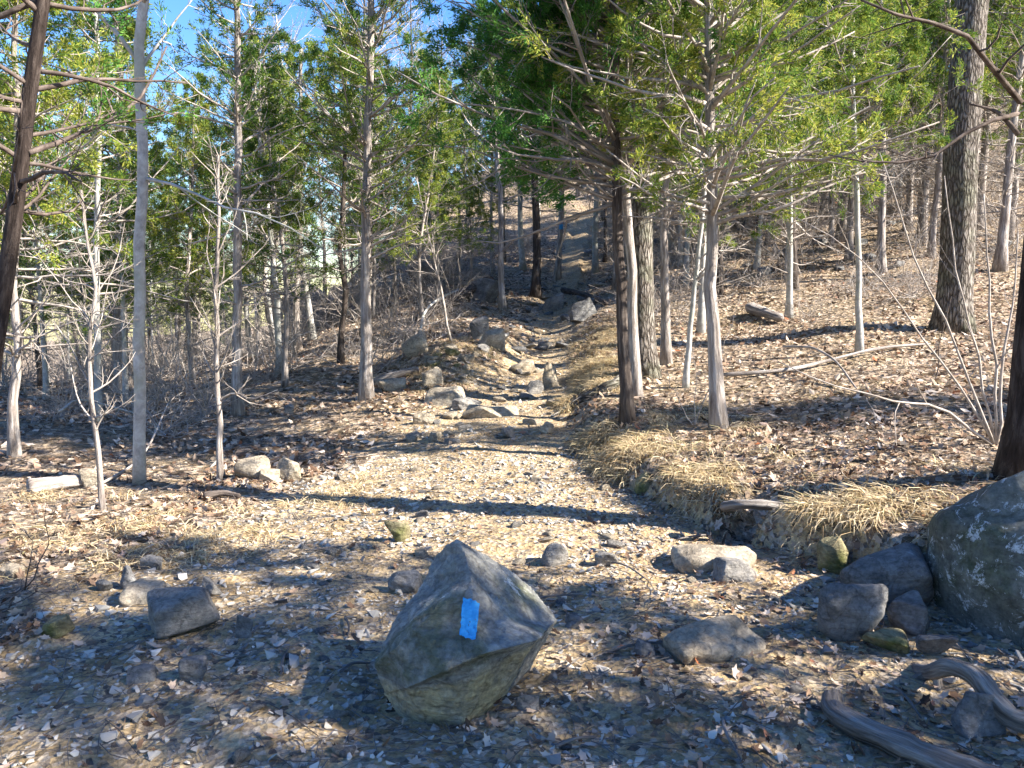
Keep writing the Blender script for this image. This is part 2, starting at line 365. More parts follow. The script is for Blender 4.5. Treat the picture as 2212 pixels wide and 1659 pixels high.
g_ = submesh('path', F[ontrail], M['dirt'], 'structure'); g_['label'] = 'stony dirt trail climbing into the woods'

# ------------------------------------------------------------------ telling look-alikes apart
MARKS = [(1000, 1555, 'the marker rock'), (382, 1380, 'the chunky split rock'), (1560, 1430, 'the long slab'), (1545, 1238, 'the bedrock hump'), (2060, 1400, 'the lichen boulder'), (1553, 925, 'the bluish bent cedar'),
         (1360, 900, 'the dark and pale trunk pair'), (790, 862, 'the bright straight cedar'), (1060, 905, 'the longest step slab'), (1190, 836, 'the upright pale block'), (1035, 735, 'the dark rock blade'),
         (930, 628, 'the blue boulder'), (1157, 640, 'the mossy-footed trunk'), (1203, 603, 'the blazed slim trunk'), (300, 1045, 'the straight pale trunk'), (2055, 715, 'the very thick trunk'), (1857, 764, 'the slender pink-white cedar'),
         (515, 897, 'the slim grey cedar'), (580, 1037, 'the pale stone pair'), (32, 985, 'the ragged twisted trunk'), (268, 842, 'the stout pale trunk'), (590, 728, 'the stout dark trunk'), (855, 1172, 'the square tan block'),
         (1645, 690, 'the rotten brown log'), (1760, 800, 'the fallen pale pole'), (1262, 645, 'the dark trail log'), (1440, 785, 'the brown cedar by the oak'), (1286, 590, 'the sunlit rooted trunk'), (655, 745, 'the dark outcrop')]
ORD = ['nearest', 'second nearest', 'third nearest', 'fourth nearest', 'fifth nearest', 'sixth nearest', 'seventh nearest', 'eighth nearest', 'ninth nearest', 'tenth nearest', 'eleventh nearest', 'twelfth nearest'] + [w_ + ' nearest' for w_ in ('thirteenth', 'fourteenth', 'fifteenth', 'sixteenth', 'seventeenth', 'eighteenth', 'nineteenth', 'twentieth')]
ITEMS = []
def relabel():
    mk = [(gnd(x, y), n_) for x, y, n_ in MARKS]; b = {}
    for o, what in ITEMS:
        g, n_ = min(mk, key=lambda t_: (t_[0].xy - o.location.xy).length); d = o.location.xy - g.xy
        side = ('right of' if d.x > 0 else 'left of') if abs(d.x) > abs(d.y) * .8 else ('beyond' if d.y > 0 else 'in front of')
        b.setdefault((what, side, n_), []).append((d.length, o))
    for (what, side, n_), l_ in b.items():
        for k_, (_, o) in enumerate(sorted(l_, key=lambda t_: t_[0])):
            o['label'] = f'{ORD[k_]} {what} {side} {n_}' if k_ < len(ORD) else f'farther {what} {side} {n_}'
# ------------------------------------------------------------------ loose cover (stuff)
def frames(N):
    a = nrm(np.cross(N, rng.normal(size=N.shape))); return a, np.cross(N, a)
def in_trail(x, y):
    xr, xl = edges(x, y); return (x < xr) & (x > xl)
def leaves():
    mb = MB()
    # lobed oak-like leaves near by, simple curled ones farther off
    ang = np.linspace(0, 2 * np.pi, 13)[:-1]
    lob = np.array([1.0, .62, .86, .5, .72, .45, .9, .45, .72, .5, .86, .62])
    px, py = np.cos(ang) * lob, np.sin(ang) * lob * .62
    for (n, y0, y1, big) in ((36000, 1.2, 7.5, True), (110000, 7.0, 34, False)):
        y = rng.uniform(y0, y1, n); x = rng.uniform(-.85, .85, n) * np.maximum(y, 2.2)
        tr = in_trail(x, y); xr, xl = edges(x, y)
        dens = np.where(tr, np.where(y < 7, np.where(x > .5, .42, .12), .05), 1.)
        patch = fbm(np.stack([x, y, x * 0], -1) * .9, 40, 3)
        keep = rng.uniform(size=n) < dens * np.clip(.85 + patch, .15, 1)
        x, y = x[keep], y[keep]; n = len(x); z = Hf(x, y)
        N = nrm(normal(x, y) + rng.normal(size=(n, 3)) * .5); A, B = frames(N)
        s = (.012 + .045 * rng.uniform(size=n) ** 1.6) * (1.1 if big else 1.2); s = np.where(in_trail(x, y), s * .72, s)
        c = np.stack([x, y, z + rng.uniform(.004, .022, n)], -1)
        curl = rng.uniform(-.1, .9, n)
        if big:
            P = c[:, None] + s[:, None, None] * (px[None, :, None] * A[:, None] + py[None, :, None] * B[:, None] + (curl[:, None] * (px ** 2 * .5 + py ** 2))[..., None] * N[:, None])
            Vv = np.concatenate([c[:, None], P], 1); b = np.arange(n)[:, None] * 13; k = np.arange(12)
            T = np.stack([np.broadcast_to(b, (n, 12)), b + 1 + k, b + 1 + (k + 1) % 12], -1).reshape(-1, 3)
            mb.add(Vv, T)
        else:
            q = np.array([[1, 0, .5], [0, .55, .3], [-1, 0, .5], [0, -.55, .3]])
            P = c[:, None] + s[:, None, None] * (q[None, :, :1] * A[:, None] + q[None, :, 1:2] * B[:, None] + (curl[:, None] * q[None, :, 2])[..., None] * N[:, None])
            b = np.arange(n)[:, None] * 4; mb.add(P, np.concatenate([b + np.array([0, 1, 2]), b + np.array([0, 2, 3])]))
    o = mb.build('fallen_leaves', M['leaf'], None, False)
    tag(o, 'dry brown oak leaves scattered over the forest floor', 'leaves', None, 'stuff')
leaves()
def grass():
    mb = MB(); P = []; 
    def tufts(xs, ys, nb, L, spread=.05, dirx=None):
        k_ = (np.abs(xs - 1.6) > .26) | (ys > 5.6) | (ys < 4.9); k_ &= fbm(np.stack([xs, ys, ys * 0], -1) * 3.3, 93, 2) > -.12; xs, ys = xs[k_], ys[k_]
        n = len(xs); xs = np.repeat(xs, nb) + rng.normal(size=n * nb) * spread * .6; ys = np.repeat(ys, nb) + rng.normal(size=n * nb) * spread
        z = Hf(xs, ys); m = len(xs); az = np.repeat(rng.uniform(0, 6.28, n), nb) + rng.normal(size=m) * .9
        l = rng.uniform(.5, 1.2, m) * L
        d = np.stack([np.cos(az), np.sin(az), np.zeros(m)], -1)
        if dirx is not None: d = nrm(d * .75 + np.array(dirx))
        p0 = np.stack([xs, ys, z - .01], -1); up = np.array([0, 0, 1.])
        el = rng.uniform(.15, .8, m)[:, None]
        p1 = p0 + l[:, None] * (.38 * d * (1 - .4 * el) + .38 * el * up); p2 = p1 + l[:, None] * (.40 * d - .0 * up + .08 * el * up); p3 = p2 + l[:, None] * (.32 * d - .22 * up)
        for p in (p2, p3): p[:, 2] = np.maximum(p[:, 2], Hf(p[:, 0], p[:, 1]) + .006)
        s = nrm(np.cross(d, up) + rng.normal(size=(m, 3)) * .3)
        w_ = rng.uniform(.0018, .0036, m)[:, None]
        Vv = np.stack([p0 - s * w_, p0 + s * w_, p1 + s * w_, p1 - s * w_, p2 + s * w_ * .8, p2 - s * w_ * .8, p3], 1)
        b = np.arange(m)[:, None] * 7
        mb.add(Vv, b + np.array([5, 4, 6]), np.concatenate([b + np.array([0, 1, 2, 3]), b + np.array([3, 2, 4, 5])]))
    # along the cut bank, hanging over its edge
    y = rng.uniform(4.0, 12.5, 1500); y = y[fbm(np.stack([y * 2.5, y * 0, y * 0], -1), 88, 2) > -.2]; xr, xl = edges(y * 0, y); x = xr + .05 + np.abs(rng.normal(size=len(y))) * .28
    tufts(x, y, 18, .24, .05, (-.3, -.25, 0))
    y = rng.uniform(4.2, 9, 500); xr, xl = edges(y * 0, y); x = xr + rng.uniform(.3, 1.6, len(y)); k = fbm(np.stack([x, y, y * 0], -1) * 1.2, 77, 2) > -.05
    tufts(x[k], y[k], 16, .20, .05)
    # bank of pale grass beside the narrows
    y = rng.uniform(10, 16.5, 900); xr, xl = edges(y * 0, y); x = xr + rng.uniform(0, .85, len(y)); tufts(x, y, 14, .2, .07, (-.3, -.2, 0))
    y = rng.uniform(11.5, 16, 600); x = np.interp(y, XRY, XL) - rng.uniform(0, .9, len(y)); tufts(x, y, 12, .17, .07, (.3, -.2, 0))
    # left verge
    y = rng.uniform(4.2, 8.0, 1900); x = rng.uniform(-4.6, -1.2, len(y)); k = fbm(np.stack([x, y, y * 0], -1) * .8, 78, 3) + .35 - .3 * np.abs(y - 5.3) > 0
    tufts(x[k], y[k], 13, .16, .05)
    y = rng.uniform(8.0, 16, 1200); x = rng.uniform(-.42, .55, len(y)) * y; k = (fbm(np.stack([x, y, y * 0], -1) * .7, 79, 3) > .22) & ~in_trail(x, y)
    tufts(x[k], y[k], 12, .15, .08)
    o = mb.build('dry_grass', M['straw'], None, False)
    tag(o, 'pale straw grass drooping over the trail banks', 'grass', None, 'stuff')
grass()
# ------------------------------------------------------------------ stones
def hull_mesh(pts):
    bm = bmesh.new()
    for p in pts: bm.verts.new(p)
    r_ = bmesh.ops.convex_hull(bm, input=bm.verts[:]); 
    bmesh.ops.delete(bm, geom=list({v for v in r_['geom_unused'] + r_['geom_interior'] if isinstance(v, bmesh.types.BMVert)}), context='VERTS')
    bmesh.ops.dissolve_limit(bm, angle_limit=R(4), verts=bm.verts[:], edges=bm.edges[:])
    bmesh.ops.triangulate(bm, faces=bm.faces[:]); return bm
def refine(bm, target, bev=.0, disp=.01, freq=6, seed=0, rnd=1, fine=.0):
    if bev: bmesh.ops.bevel(bm, geom=bm.edges[:] , offset=bev, segments=1, affect='EDGES', clamp_overlap=True); bmesh.ops.triangulate(bm, faces=bm.faces[:])
    for _ in range(8):
        E = [e for e in bm.edges if e.calc_length() > target]
        if not E: break
        bmesh.ops.subdivide_edges(bm, edges=E, cuts=1, use_grid_fill=False); bmesh.ops.triangulate(bm, faces=bm.faces[:])
    for _ in range(rnd): bmesh.ops.smooth_vert(bm, verts=bm.verts[:], factor=.5, use_axis_x=True, use_axis_y=True, use_axis_z=True)
    bm.normal_update(); vs = bm.verts[:]
    P = np.array([v.co[:] for v in vs]); N = np.array([v.normal[:] for v in vs])
    d = disp * fbm(P * freq, seed, 4, .5) + fine * fbm(P * freq * 7, seed + 9, 2)
    # shallow stepped cleavage
    s_ = P @ np.array([.35, .2, 1.]) * freq * 1.3 + .5 * vn(P * freq * .6, seed + 3)
    d = d + disp * .5 * (np.abs((s_ % 1) - .5) * 2 - .5)
    for v, a, b, c in zip(vs, P, N, d): v.co = a + b * c
    return bm
def rock_pts(seed, size, flat=1., n=13, ang=.55):
    r_ = np.random.default_rng(seed); p = nrm(r_.normal(size=(n, 3))); p = np.sign(p) * np.abs(p) ** ang
    p = p * r_.uniform(.82, 1.1, (n, 1)); lo, hi = p.min(0), p.max(0)
    return (p - (lo + hi) / 2) / (hi - lo) * np.array(size) * np.array([1, 1, flat])
def bm_obj(bm, name, m, parent=None, smooth=False, sharp=28):
    me = bpy.data.meshes.new(name); bm.to_mesh(me); bm.free(); me.materials.append(m)
    if smooth: me.polygons.foreach_set('use_smooth', [True] * len(me.polygons)); me.set_sharp_from_angle(angle=R(sharp))
    o = bpy.data.objects.new(name, me); COL.objects.link(o)
    if parent: o.parent = parent
    return o
def stone(vx, vy, wv, hv, label, m='rock', depth=1., seed=None, name='stone', cat='stone', rot=None, sink=.3, group=None, pts=None, Y=None, tilt=(0, 0), n=14, bev=.05, ang=.65, rnd=1):
    """stone whose base meets the ground under (vx, vy); wv x hv its size in the 2212-wide photo"""
    g = gnd(vx, vy) if Y is None else pix(vx, vy, Y)
    s = g.y / FPX; sx, sz = wv * s, hv * s; seed = seed if seed is not None else int(vx * 7 + vy)
    sz2 = sz * (1 + sink) * 1.05; sy = sx * .8 * depth
    bm = hull_mesh(rock_pts(seed, (sx * 1.04, sy, sz2), 1, n, ang))
    big = max(sx, sz2); refine(bm, big / (15 if wv > 90 else 10), big * bev, big * .022, 3 / big, seed, rnd, big * .006)
    o = bm_obj(bm, name, M[m], smooth=True)
    o.location = (g.x, g.y + sy * .32, g.z + sz * .5 - sz * sink * .5 + sz * .05)
    o.rotation_euler = (tilt[0], tilt[1], (random.uniform(-.4, .4) if rot is None else rot))
    tag(o, label, cat, group); return o

# --- the marker rock with the painted blaze
def hero():
    v_ = dict(A=(985, 1163, 3.40), A2=(962, 1178, 3.42), B=(1004, 1193, 3.28), C=(1018, 1253, 3.10), E=(1071, 1339, 2.98), F=(1158, 1384, 2.91), G=(897, 1359, 2.94), H=(864, 1392, 2.93), I=(808, 1436, 3.03), J=(828, 1498, 3.04),
        S1=(886, 1484, 2.84), S2=(971, 1445, 2.77), S3=(1038, 1414, 2.79), s1=(890, 1490, 2.87), s2=(971, 1454, 2.81), s3=(1038, 1424, 2.83), f=(1150, 1394, 2.97),
        P=(1203, 1338, 3.36), Q=(1146, 1269, 3.48), R=(1088, 1221, 3.52), L1=(938, 1205, 3.48), L2=(908, 1268, 3.36), L3=(852, 1340, 3.24),
        K=(858, 1548, 3.0), a=(915, 1570, 2.93), b=(1000, 1574, 2.90), c=(1042, 1552, 2.96), d=(1098, 1466, 3.0))
    bm = bmesh.new(); vv = {k: bm.verts.new(pix(*t)) for k, t in v_.items()}
    vv['T'] = bm.verts.new((-.42, 3.55, -.1)); vv['t'] = bm.verts.new((-.04, 3.74, -.1)); vv['U'] = bm.verts.new((.03, 3.38, -.1))
    for f_ in ('A A2 B', 'A2 L1 B', 'L1 L2 B', 'L2 C B', 'L2 G C', 'L2 L3 G', 'L3 H G', 'L3 I H', 'A B R', 'B Q R', 'B C Q', 'C E Q', 'E P Q', 'E F P', 'C G S2', 'G H S1', 'G S1 S2', 'C S2 S3', 'C S3 E', 'E S3 F', 'H I J', 'H J S1',
               'S1 S2 s2 s1', 'S2 S3 s3 s2', 'S3 F f s3', 'S1 J s1', 'J K s1', 'K a s1', 's1 a b s2', 's2 b c s3', 's3 c d', 's3 d f', 'P F f', 'f d P', 'd U P', 'c U d', 'P U t', 'P t Q', 'Q t R', 'R t A', 'A t T', 'A T A2', 'A2 T L1', 'L1 T L2', 'L2 T L3',
               'L3 T I', 'I T J', 'J T K', 'K a b c U t T'):
        bm.faces.new([vv[x] for x in f_.split()])
    bmesh.ops.recalc_face_normals(bm, faces=bm.faces[:]); bmesh.ops.triangulate(bm, faces=bm.faces[:])
    refine(bm, .012, 0, .005, 13, 3, 1, .0032)
    a, b = pix(880, 1488, 2.86), pix(1160, 1388, 2.95)
    c = pix(965, 1482, 2.87)
    for v in bm.verts:
        dn = math.hypot((v.co.x - c.x) / .034, (v.co.z - c.z) / .026)
        if v.co.y < 3.0: v.co.y += .022 * math.exp(-dn ** 4)
    bm.normal_update()
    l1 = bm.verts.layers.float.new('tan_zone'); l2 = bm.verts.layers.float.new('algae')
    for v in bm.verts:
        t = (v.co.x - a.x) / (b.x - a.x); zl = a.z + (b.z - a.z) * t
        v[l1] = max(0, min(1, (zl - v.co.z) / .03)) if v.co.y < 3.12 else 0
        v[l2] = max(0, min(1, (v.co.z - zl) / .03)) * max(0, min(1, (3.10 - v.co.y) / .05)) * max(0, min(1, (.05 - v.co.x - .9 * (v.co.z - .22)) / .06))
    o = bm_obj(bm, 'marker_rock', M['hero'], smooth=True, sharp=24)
    tag(o, 'large angular grey rock in the trail with a blue paint blaze', 'rock')
    me = o.data; bvh = BVHTree.FromPolygons([v.co.copy() for v in me.vertices], [tuple(p.vertices) for p in me.polygons])
    # blaze: a skin of paint on the rock's own surface
    C = [(1000, 1289), (1036, 1301), (1028, 1384), (993, 1374)]; nu, nv_ = 22, 44; G = {}
    org = Vector((0, 0, CZ)); vs = []; 
    for i in range(nu + 1):
        for j in range(nv_ + 1):
            a, b = i / nu, j / nv_
            eu = .035 * float(fbm(np.array([b * 9, a * 2, 3.]), 4, 3)); ev = .02 * float(fbm(np.array([a * 8, b * 2, 9.]), 5, 3))
            a2 = a + eu * (2 * abs(a - .5)); b2 = b + ev * (2 * abs(b - .5)) + .10 * (a - .5) ** 2 * (1 if b > .5 else -1) * -1
            t_ = Vector(C[0]).lerp(Vector(C[1]), a2); u_ = Vector(C[3]).lerp(Vector(C[2]), a2); p = t_.lerp(u_, b2)
            d = (pix(p.x, p.y, 3) - org).normalized(); hit = bvh.ray_cast(org, d)
            if hit[0] is None: continue
            G[i, j] = len(vs); vs.append(hit[0] + hit[1] * .0014)
    fs = [(G[i, j], G[i + 1, j], G[i + 1, j + 1], G[i, j + 1]) for i in range(nu) for j in range(nv_) if all(k in G for k in ((i, j), (i + 1, j), (i + 1, j + 1), (i, j + 1)))]
    bz = link_mesh('painted_blaze', np.array([v[:] for v in vs]), [np.array(fs)], M['paint'])
    # give the paint an edge reaching back to the stone
    cc = Vector((-.14, 3.1, 0)); recentre(o, cc); bz.data.transform(Matrix.Translation(-cc)); bz.parent = o
    bz['label'] = 'bright blue rectangular trail blaze'
hero()
# --- boulder at the right edge
def boulder():
    r_ = np.random.default_rng(5)
    pts = [(-.46, -.1, -.2), (-.64, .0, .25), (-.68, .1, .50), (-.5, .0, .70), (-.30, -.1, .80), (.0, 0, .86), (.4, .1, .86), (.8, .1, .6), (.9, 0, .1), (.7, -.5, .1), (-.30, -.46, -.25),
           (-.34, -.50, .1), (-.52, -.30, .40), (-.1, -.56, .3), (.4, -.55, .4), (-.3, -.35, .62), (.1, -.35, .75), (.5, .5, .5), (-.4, .55, .4), (-.5, .5, -.1), (.6, .6, -.1), (.6, -.4, -.2), (-.2, -.5, -.2)]
    bm = hull_mesh(pts); refine(bm, .035, .05, .035, 2.6, 12, 3, .005)
    o = bm_obj(bm, 'boulder', M['boulder'], smooth=True, sharp=60); o.location = (2.80, 3.88, -.05); o.scale = (1.02, 1, 1.1); o.rotation_euler = (0, .05, .1)
    tag(o, 'huge rounded dark boulder spotted with white lichen', 'boulder')
boulder()
S = stone
S(1808, 1243, 72, 78, 'small yellowish mossy block below the grassy bank edge', 'mossy', 1.2)
S(1925, 1310, 190, 120, 'grey slab with a pale lichen spot leaning against the boulder', 'blue', 1.0, Y=4.05, tilt=(.2, -.2), sink=.3, rnd=3, ang=.85, n=18)
S(1850, 1388, 165, 125, 'broad dark flat-topped rock left of the boulder', 'blue', .9, sink=.08, rot=.1, rnd=3, ang=.85, n=18)
S(1978, 1372, 120, 85, 'dark rock wedged between the flat rock and the boulder', 'blue', .9, rnd=3, ang=.85, n=18, sink=.4)
S(1925, 1415, 110, 45, 'low mossy rock under the dark flat-topped rock', 'mossy', 1.1)
S(2035, 1425, 90, 50, 'low rock at the foot of the lichen boulder', 'blue', .9)
S(1990, 1215, 110, 45, 'pale flat slab above the leaning slab beside the boulder', 'rock', 1.3, Y=4.6)
S(2125, 1600, 115, 95, 'square grey slab tilted under the arched root', 'blue', .5, tilt=(-.5, .1), sink=.1)
S(382, 1380, 160, 100, 'chunky split rock, largest of those on the left', 'rock', .8, sink=.1, rot=.25, n=12, ang=.35)
S(300, 1305, 95, 36, 'low pale rock behind the chunky split rock', 'tan', 1.2)
S(112, 1378, 68, 38, 'small tan stone among the shaded leaves at lower left', 'mossy', 1)
S(280, 1275, 52, 58, 'dark pointed stone behind the chunky split rock', 'blue', .8)
S(452, 1285, 52, 36, 'grey stone just beyond the right end of the split rock', 'rock', .8)
S(322, 1232, 70, 28, 'low dark-sided stone at the edge of the left grass', 'rock', .7)
S(528, 1378, 42, 50, 'thin upright grey shard right of the split rock', 'blue', .5)
S(345, 1285, 40, 24, 'small grey stone touching the pale low rock', 'rock', .9)
S(218, 1280, 44, 26, 'small bluish stone left of the dark pointed stone', 'blue', .9)
S(18, 1250, 58, 26, 'pale cracked stone at the left edge of the grass', 'tan', .8)
S(415, 1478, 62, 52, 'half-buried round grey stone in the lower left', 'blue', 1)
S(300, 1475, 62, 30, 'flat five-sided grey stone in the lower left', 'blue', .8)
S(855, 1172, 62, 48, 'square tan block beyond the marker rock', 'mossy', .8, n=9)
S(872, 1282, 82, 42, 'smooth dark stone touching the left shoulder of the marker rock', 'rock', .9)
S(1200, 1222, 58, 46, 'lumpy grey stone just right of the marker rock top', 'rock', .9)
S(1312, 1226, 52, 32, 'rounded grey stone next to forked sticks right of the marker rock', 'rock', .9)
S(1545, 1232, 185, 42, 'broad tan bedrock hump below the root cavity', 'tan', 1.2, sink=.7, rnd=3, ang=.8, n=20)
S(1595, 1255, 100, 40, 'dark low end of the tan bedrock hump', 'rock', 1, sink=.6, rnd=3, ang=.8)
S(1560, 1425, 240, 56, 'long wedge-shaped slab lying right of the marker rock', 'tan', .6, sink=.5, rot=.25, tilt=(.1, -.08), n=16, ang=.45)
S(1140, 1535, 52, 30, 'oval blue-grey cobble beside the marker rock foot', 'blue', .8)
S(1395, 1420, 50, 32, 'five-sided grey cobble left of the long slab', 'blue', .8)
S(1240, 1358, 42, 26, 'grey stone off the right tip of the marker rock', 'blue', .8)
S(540, 1037, 80, 44, 'large smooth pale stone, left of a pair by the thin crooked sapling', 'tan', .9)
S(620, 1040, 54, 46, 'blocky pale stone, right of a pair by the thin crooked sapling', 'tan', .9)
S(580, 1042, 44, 26, 'small stone between two pale stones left of the trail', 'tan', .9)
S(190, 1055, 50, 40, 'pale stone lying against the leaning log end at left', 'tan', .9)
S(625, 896, 24, 22, 'small blue-grey cobble on leaves right of the slim cedar', 'blue', .9)
S(893, 770, 62, 54, 'pale rounded boulder left of the trail narrows', 'tan', .9)
S(1182, 938, 32, 24, 'small pale block at the foot of the bank edge', 'tan', .9)
S(1388, 1068, 40, 44, 'brown stone set in the undercut grass bank', 'mossy', .9)
S(930, 628, 66, 58, 'dark blue boulder on the leafy slope left of the upper trail', 'blue', .9, name='boulder', cat='boulder')
S(900, 606, 44, 34, 'small dark rock just behind the blue boulder', 'blue', .9)
S(1050, 655, 70, 50, 'dark blocky boulder left of the steep rocky trail', 'blue', .9, name='boulder', cat='boulder')
S(1035, 735, 44, 50, 'tall dark blade of rock on the left trail bank', 'blue', .7)
S(1062, 752, 60, 40, 'tan block in front of the tall dark blade of rock', 'tan', .9)
S(1190, 836, 36, 50, 'upright pale block standing at the right of the trail narrows', 'tan', .8)
S(1155, 852, 42, 28, 'dark-topped stone in front of the upright pale block', 'rock', .8)
S(1130, 808, 62, 30, 'wide pale stone across the trail narrows', 'tan', .9)
S(960, 878, 96, 38, 'long flat slab at the left end of the stone step', 'tan', .8, sink=.7)
S(1060, 903, 120, 24, 'longest flat slab in the middle of the stone step', 'tan', .5, sink=.7)
S(915, 918, 48, 28, 'round pale stone below the stone step', 'tan', .8)
S(1010, 884, 70, 24, 'dark stone behind the longest flat slab', 'rock', .6)
S(845, 845, 60, 26, 'short pale stone right of the big bright cedar foot', 'tan', .8)
S(935, 835, 46, 40, 'pointed pale stone on the left trail edge', 'tan', .7)
S(1195, 672, 48, 38, 'round grey boulder in the middle of the rocky climb', 'rock', .9, name='boulder', cat='boulder')
S(1262, 690, 60, 44, 'dark boulder at the right of the rocky climb', 'blue', .9, name='boulder', cat='boulder')
S(655, 700, 110, 90, 'big dark outcrop between trunks on the left slope', 'blue', .9, name='outcrop', cat='rock outcrop', Y=26)
S(735, 665, 70, 44, 'dark rock right of the outcrop on the left slope', 'blue', .9, Y=26)
S(832, 578, 44, 42, 'bright white sunlit rock face beyond the left slope', 'tan', .9, Y=30, name='outcrop', cat='rock outcrop')
# cobbles of the block pile and the rocky climb, the trail and the near dirt: one thing each
protos = []
for k in range(10):
    r_ = np.random.default_rng(100 + k); s3 = (1, r_.uniform(.6, .95), r_.uniform(.35, .75))
    bm = hull_mesh(rock_pts(100 + k, s3, 1, 11)); refine(bm, .16, .05, .02, 3, k, 1, .004)
    protos.append(bm_obj(bm, 'stone', M['rock'], smooth=True)); 
pme = {}
for k, o in enumerate(protos):
    for mk in ('rock', 'tan', 'blue', 'mossy'):
        me = o.data.copy(); me.materials.clear(); me.materials.append(M[mk]); pme[k, mk] = me
for o in protos: bpy.data.objects.remove(o)
def cobble(x, y, s, mk, label, group, zf=.3):
    k = random.randrange(10); o = bpy.data.objects.new('stone', pme[k, mk]); COL.objects.link(o)
    o.location = (x, y, hz(x, y) + s * .06); o.scale = (s, s * random.uniform(.7, 1), s * random.uniform(.55, .95))
    o.rotation_euler = (random.uniform(-.25, .25), random.uniform(-.25, .25), random.uniform(0, 6.28)); tag(o, label, 'stone', group)
    ITEMS.append((o, ('small ' if s < .1 else 'large ' if s > .35 else '') + dict(rock='grey', tan='tan', blue='blue-grey', mossy='yellowish')[mk] + ' stone'))
for i in range(22):   # block pile on the left bank
    p = gnd(random.gauss(945, 45), random.uniform(755, 800)); cobble(p.x, p.y, random.uniform(.12, .32), random.choice(['mossy', 'tan', 'tan']), 'yellowish angular block in the pile on the left trail bank', 'blocks piled on the left bank')
for i in range(46):   # rocky climb
    vy = random.uniform(612, 760); c = np.interp(vy, [600, 680, 760], [1240, 1200, 1150]); p = gnd(random.gauss(c, 55), vy)
    cobble(p.x, p.y, random.uniform(.15, .42), random.choice(['rock', 'blue', 'blue', 'tan']), 'rock lodged in the steep stony climb of the trail', 'rocks of the stony climb')
for i in range(46):   # stone step and middle trail
    vy = random.uniform(800, 960); p = gnd(random.uniform(np.interp(vy, [800, 960], [1010, 740]), 1215), vy)
    cobble(p.x, p.y, random.uniform(.08, .28), random.choice(['rock', 'tan', 'tan']), 'pale flat stone set in the sunlit middle of the trail', 'stones of the middle trail')
for i in range(42):
    vy = random.uniform(960, 1260); p = gnd(random.uniform(620, 1330), vy)
    cobble(p.x, p.y, random.uniform(.05, .15), random.choice(['rock', 'tan', 'tan']), 'small worn stone on the banded light and shade of the trail', 'small stones of the near trail')
for i in range(44):
    vy = random.uniform(1230, 1640); vx = random.choice([random.uniform(500, 820), random.uniform(1180, 1760)]); p = gnd(vx, vy)
    cobble(p.x, p.y, random.uniform(.03, .085), random.choice(['rock', 'blue', 'tan']), 'little grey stone on the shaded dirt around the marker rock', 'small stones around the marker rock')
for i in range(28):
    p = gnd(random.uniform(1240, 2180), random.uniform(430, 620)); cobble(p.x, p.y, random.uniform(.25, .7), 'blue', 'blue-grey rock poking from the leafy hillside', 'rocks of the hillside')
for i in range(12):
    p = gnd(random.uniform(780, 1120), random.uniform(560, 720)); cobble(p.x, p.y, random.uniform(.15, .5), random.choice(['blue', 'rock']), 'dark rock half sunk in leaves left of the climb', 'rocks left of the climb')
def gravel():
    mb = MB(); pr = []
    for k in range(6):
        bm = hull_mesh(rock_pts(300 + k, (1, .8, .5), 1, 9)); bm.verts.index_update()
        pr.append((np.array([v.co[:] for v in bm.verts]), np.array([[v.index for v in f.verts] for f in bm.faces]))); bm.free()
    for (n, y0, y1) in ((15000, 1.3, 8), (3000, 8, 24)):
        y = rng.uniform(y0, y1, n); x = rng.uniform(-2.8, 3.2, n); ok = in_trail(x, y); ok &= fbm(np.stack([x, y, y * 0], -1) * 1.3, 60, 2) > -.35
        x, y = x[ok], y[ok]; z = Hf(x, y); s = np.exp(rng.normal(size=len(x)) * .5) * .02 * np.where(y > 8, 1.9, 1); s = np.minimum(s, .07)
        th = rng.uniform(0, 6.28, len(x)); kk = rng.integers(0, 6, len(x)); tl = rng.normal(size=(len(x), 2)) * .25
        for k in range(6):
            i = kk == k; v, f = pr[k]; a = th[i]; ca, sa = np.cos(a)[:, None], np.sin(a)[:, None]
            vx_ = v[None, :, 0] * ca - v[None, :, 1] * sa; vy_ = v[None, :, 0] * sa + v[None, :, 1] * ca; vz_ = v[None, :, 2] + vx_ * tl[i, :1] + vy_ * tl[i, 1:]
            Vv = np.stack([vx_, vy_, vz_], -1) * s[i][:, None, None] + np.stack([x[i], y[i], z[i] + s[i] * .12], -1)[:, None]
            mb.add(Vv, (f[None] + (np.arange(i.sum()) * len(v))[:, None, None]).reshape(-1, 3))
    tag(mb.build('gravel', M['pebble'], None, False), 'pebbles and stone chips strewn over the dirt trail', 'gravel', None, 'stuff')
gravel()
def chips():   # twig litter
    n = 34000; y = rng.uniform(1.2, 17, n); x = rng.uniform(-.8, .8, n) * np.maximum(y, 2.2); kp = ~(in_trail(x, y) & (rng.uniform(size=n) < .72)); x, y = x[kp], y[kp]; n = len(x); z = Hf(x, y)
    L = rng.uniform(.02, .12, n) * rng.uniform(.4, 1.5, n); az = rng.uniform(0, 6.28, n); d = np.stack([np.cos(az), np.sin(az), rng.normal(size=n) * .12], -1)
    c = np.stack([x, y, z + .012], -1); bend = rng.normal(size=(n, 3)) * L[:, None] * .12; bend[:, 2] = np.abs(bend[:, 2])
    P = np.stack([c - d * L[:, None], c + bend, c + d * L[:, None]], 1); r_ = rng.uniform(.001, .0028, n)[:, None] * np.array([1, 1, .6])
    mb = MB(); mb.tubes(P, r_, 3); tag(mb.build('twig_litter', M['wood'], None, True), 'fine broken twigs littering the ground', 'twigs', None, 'stuff')
chips()
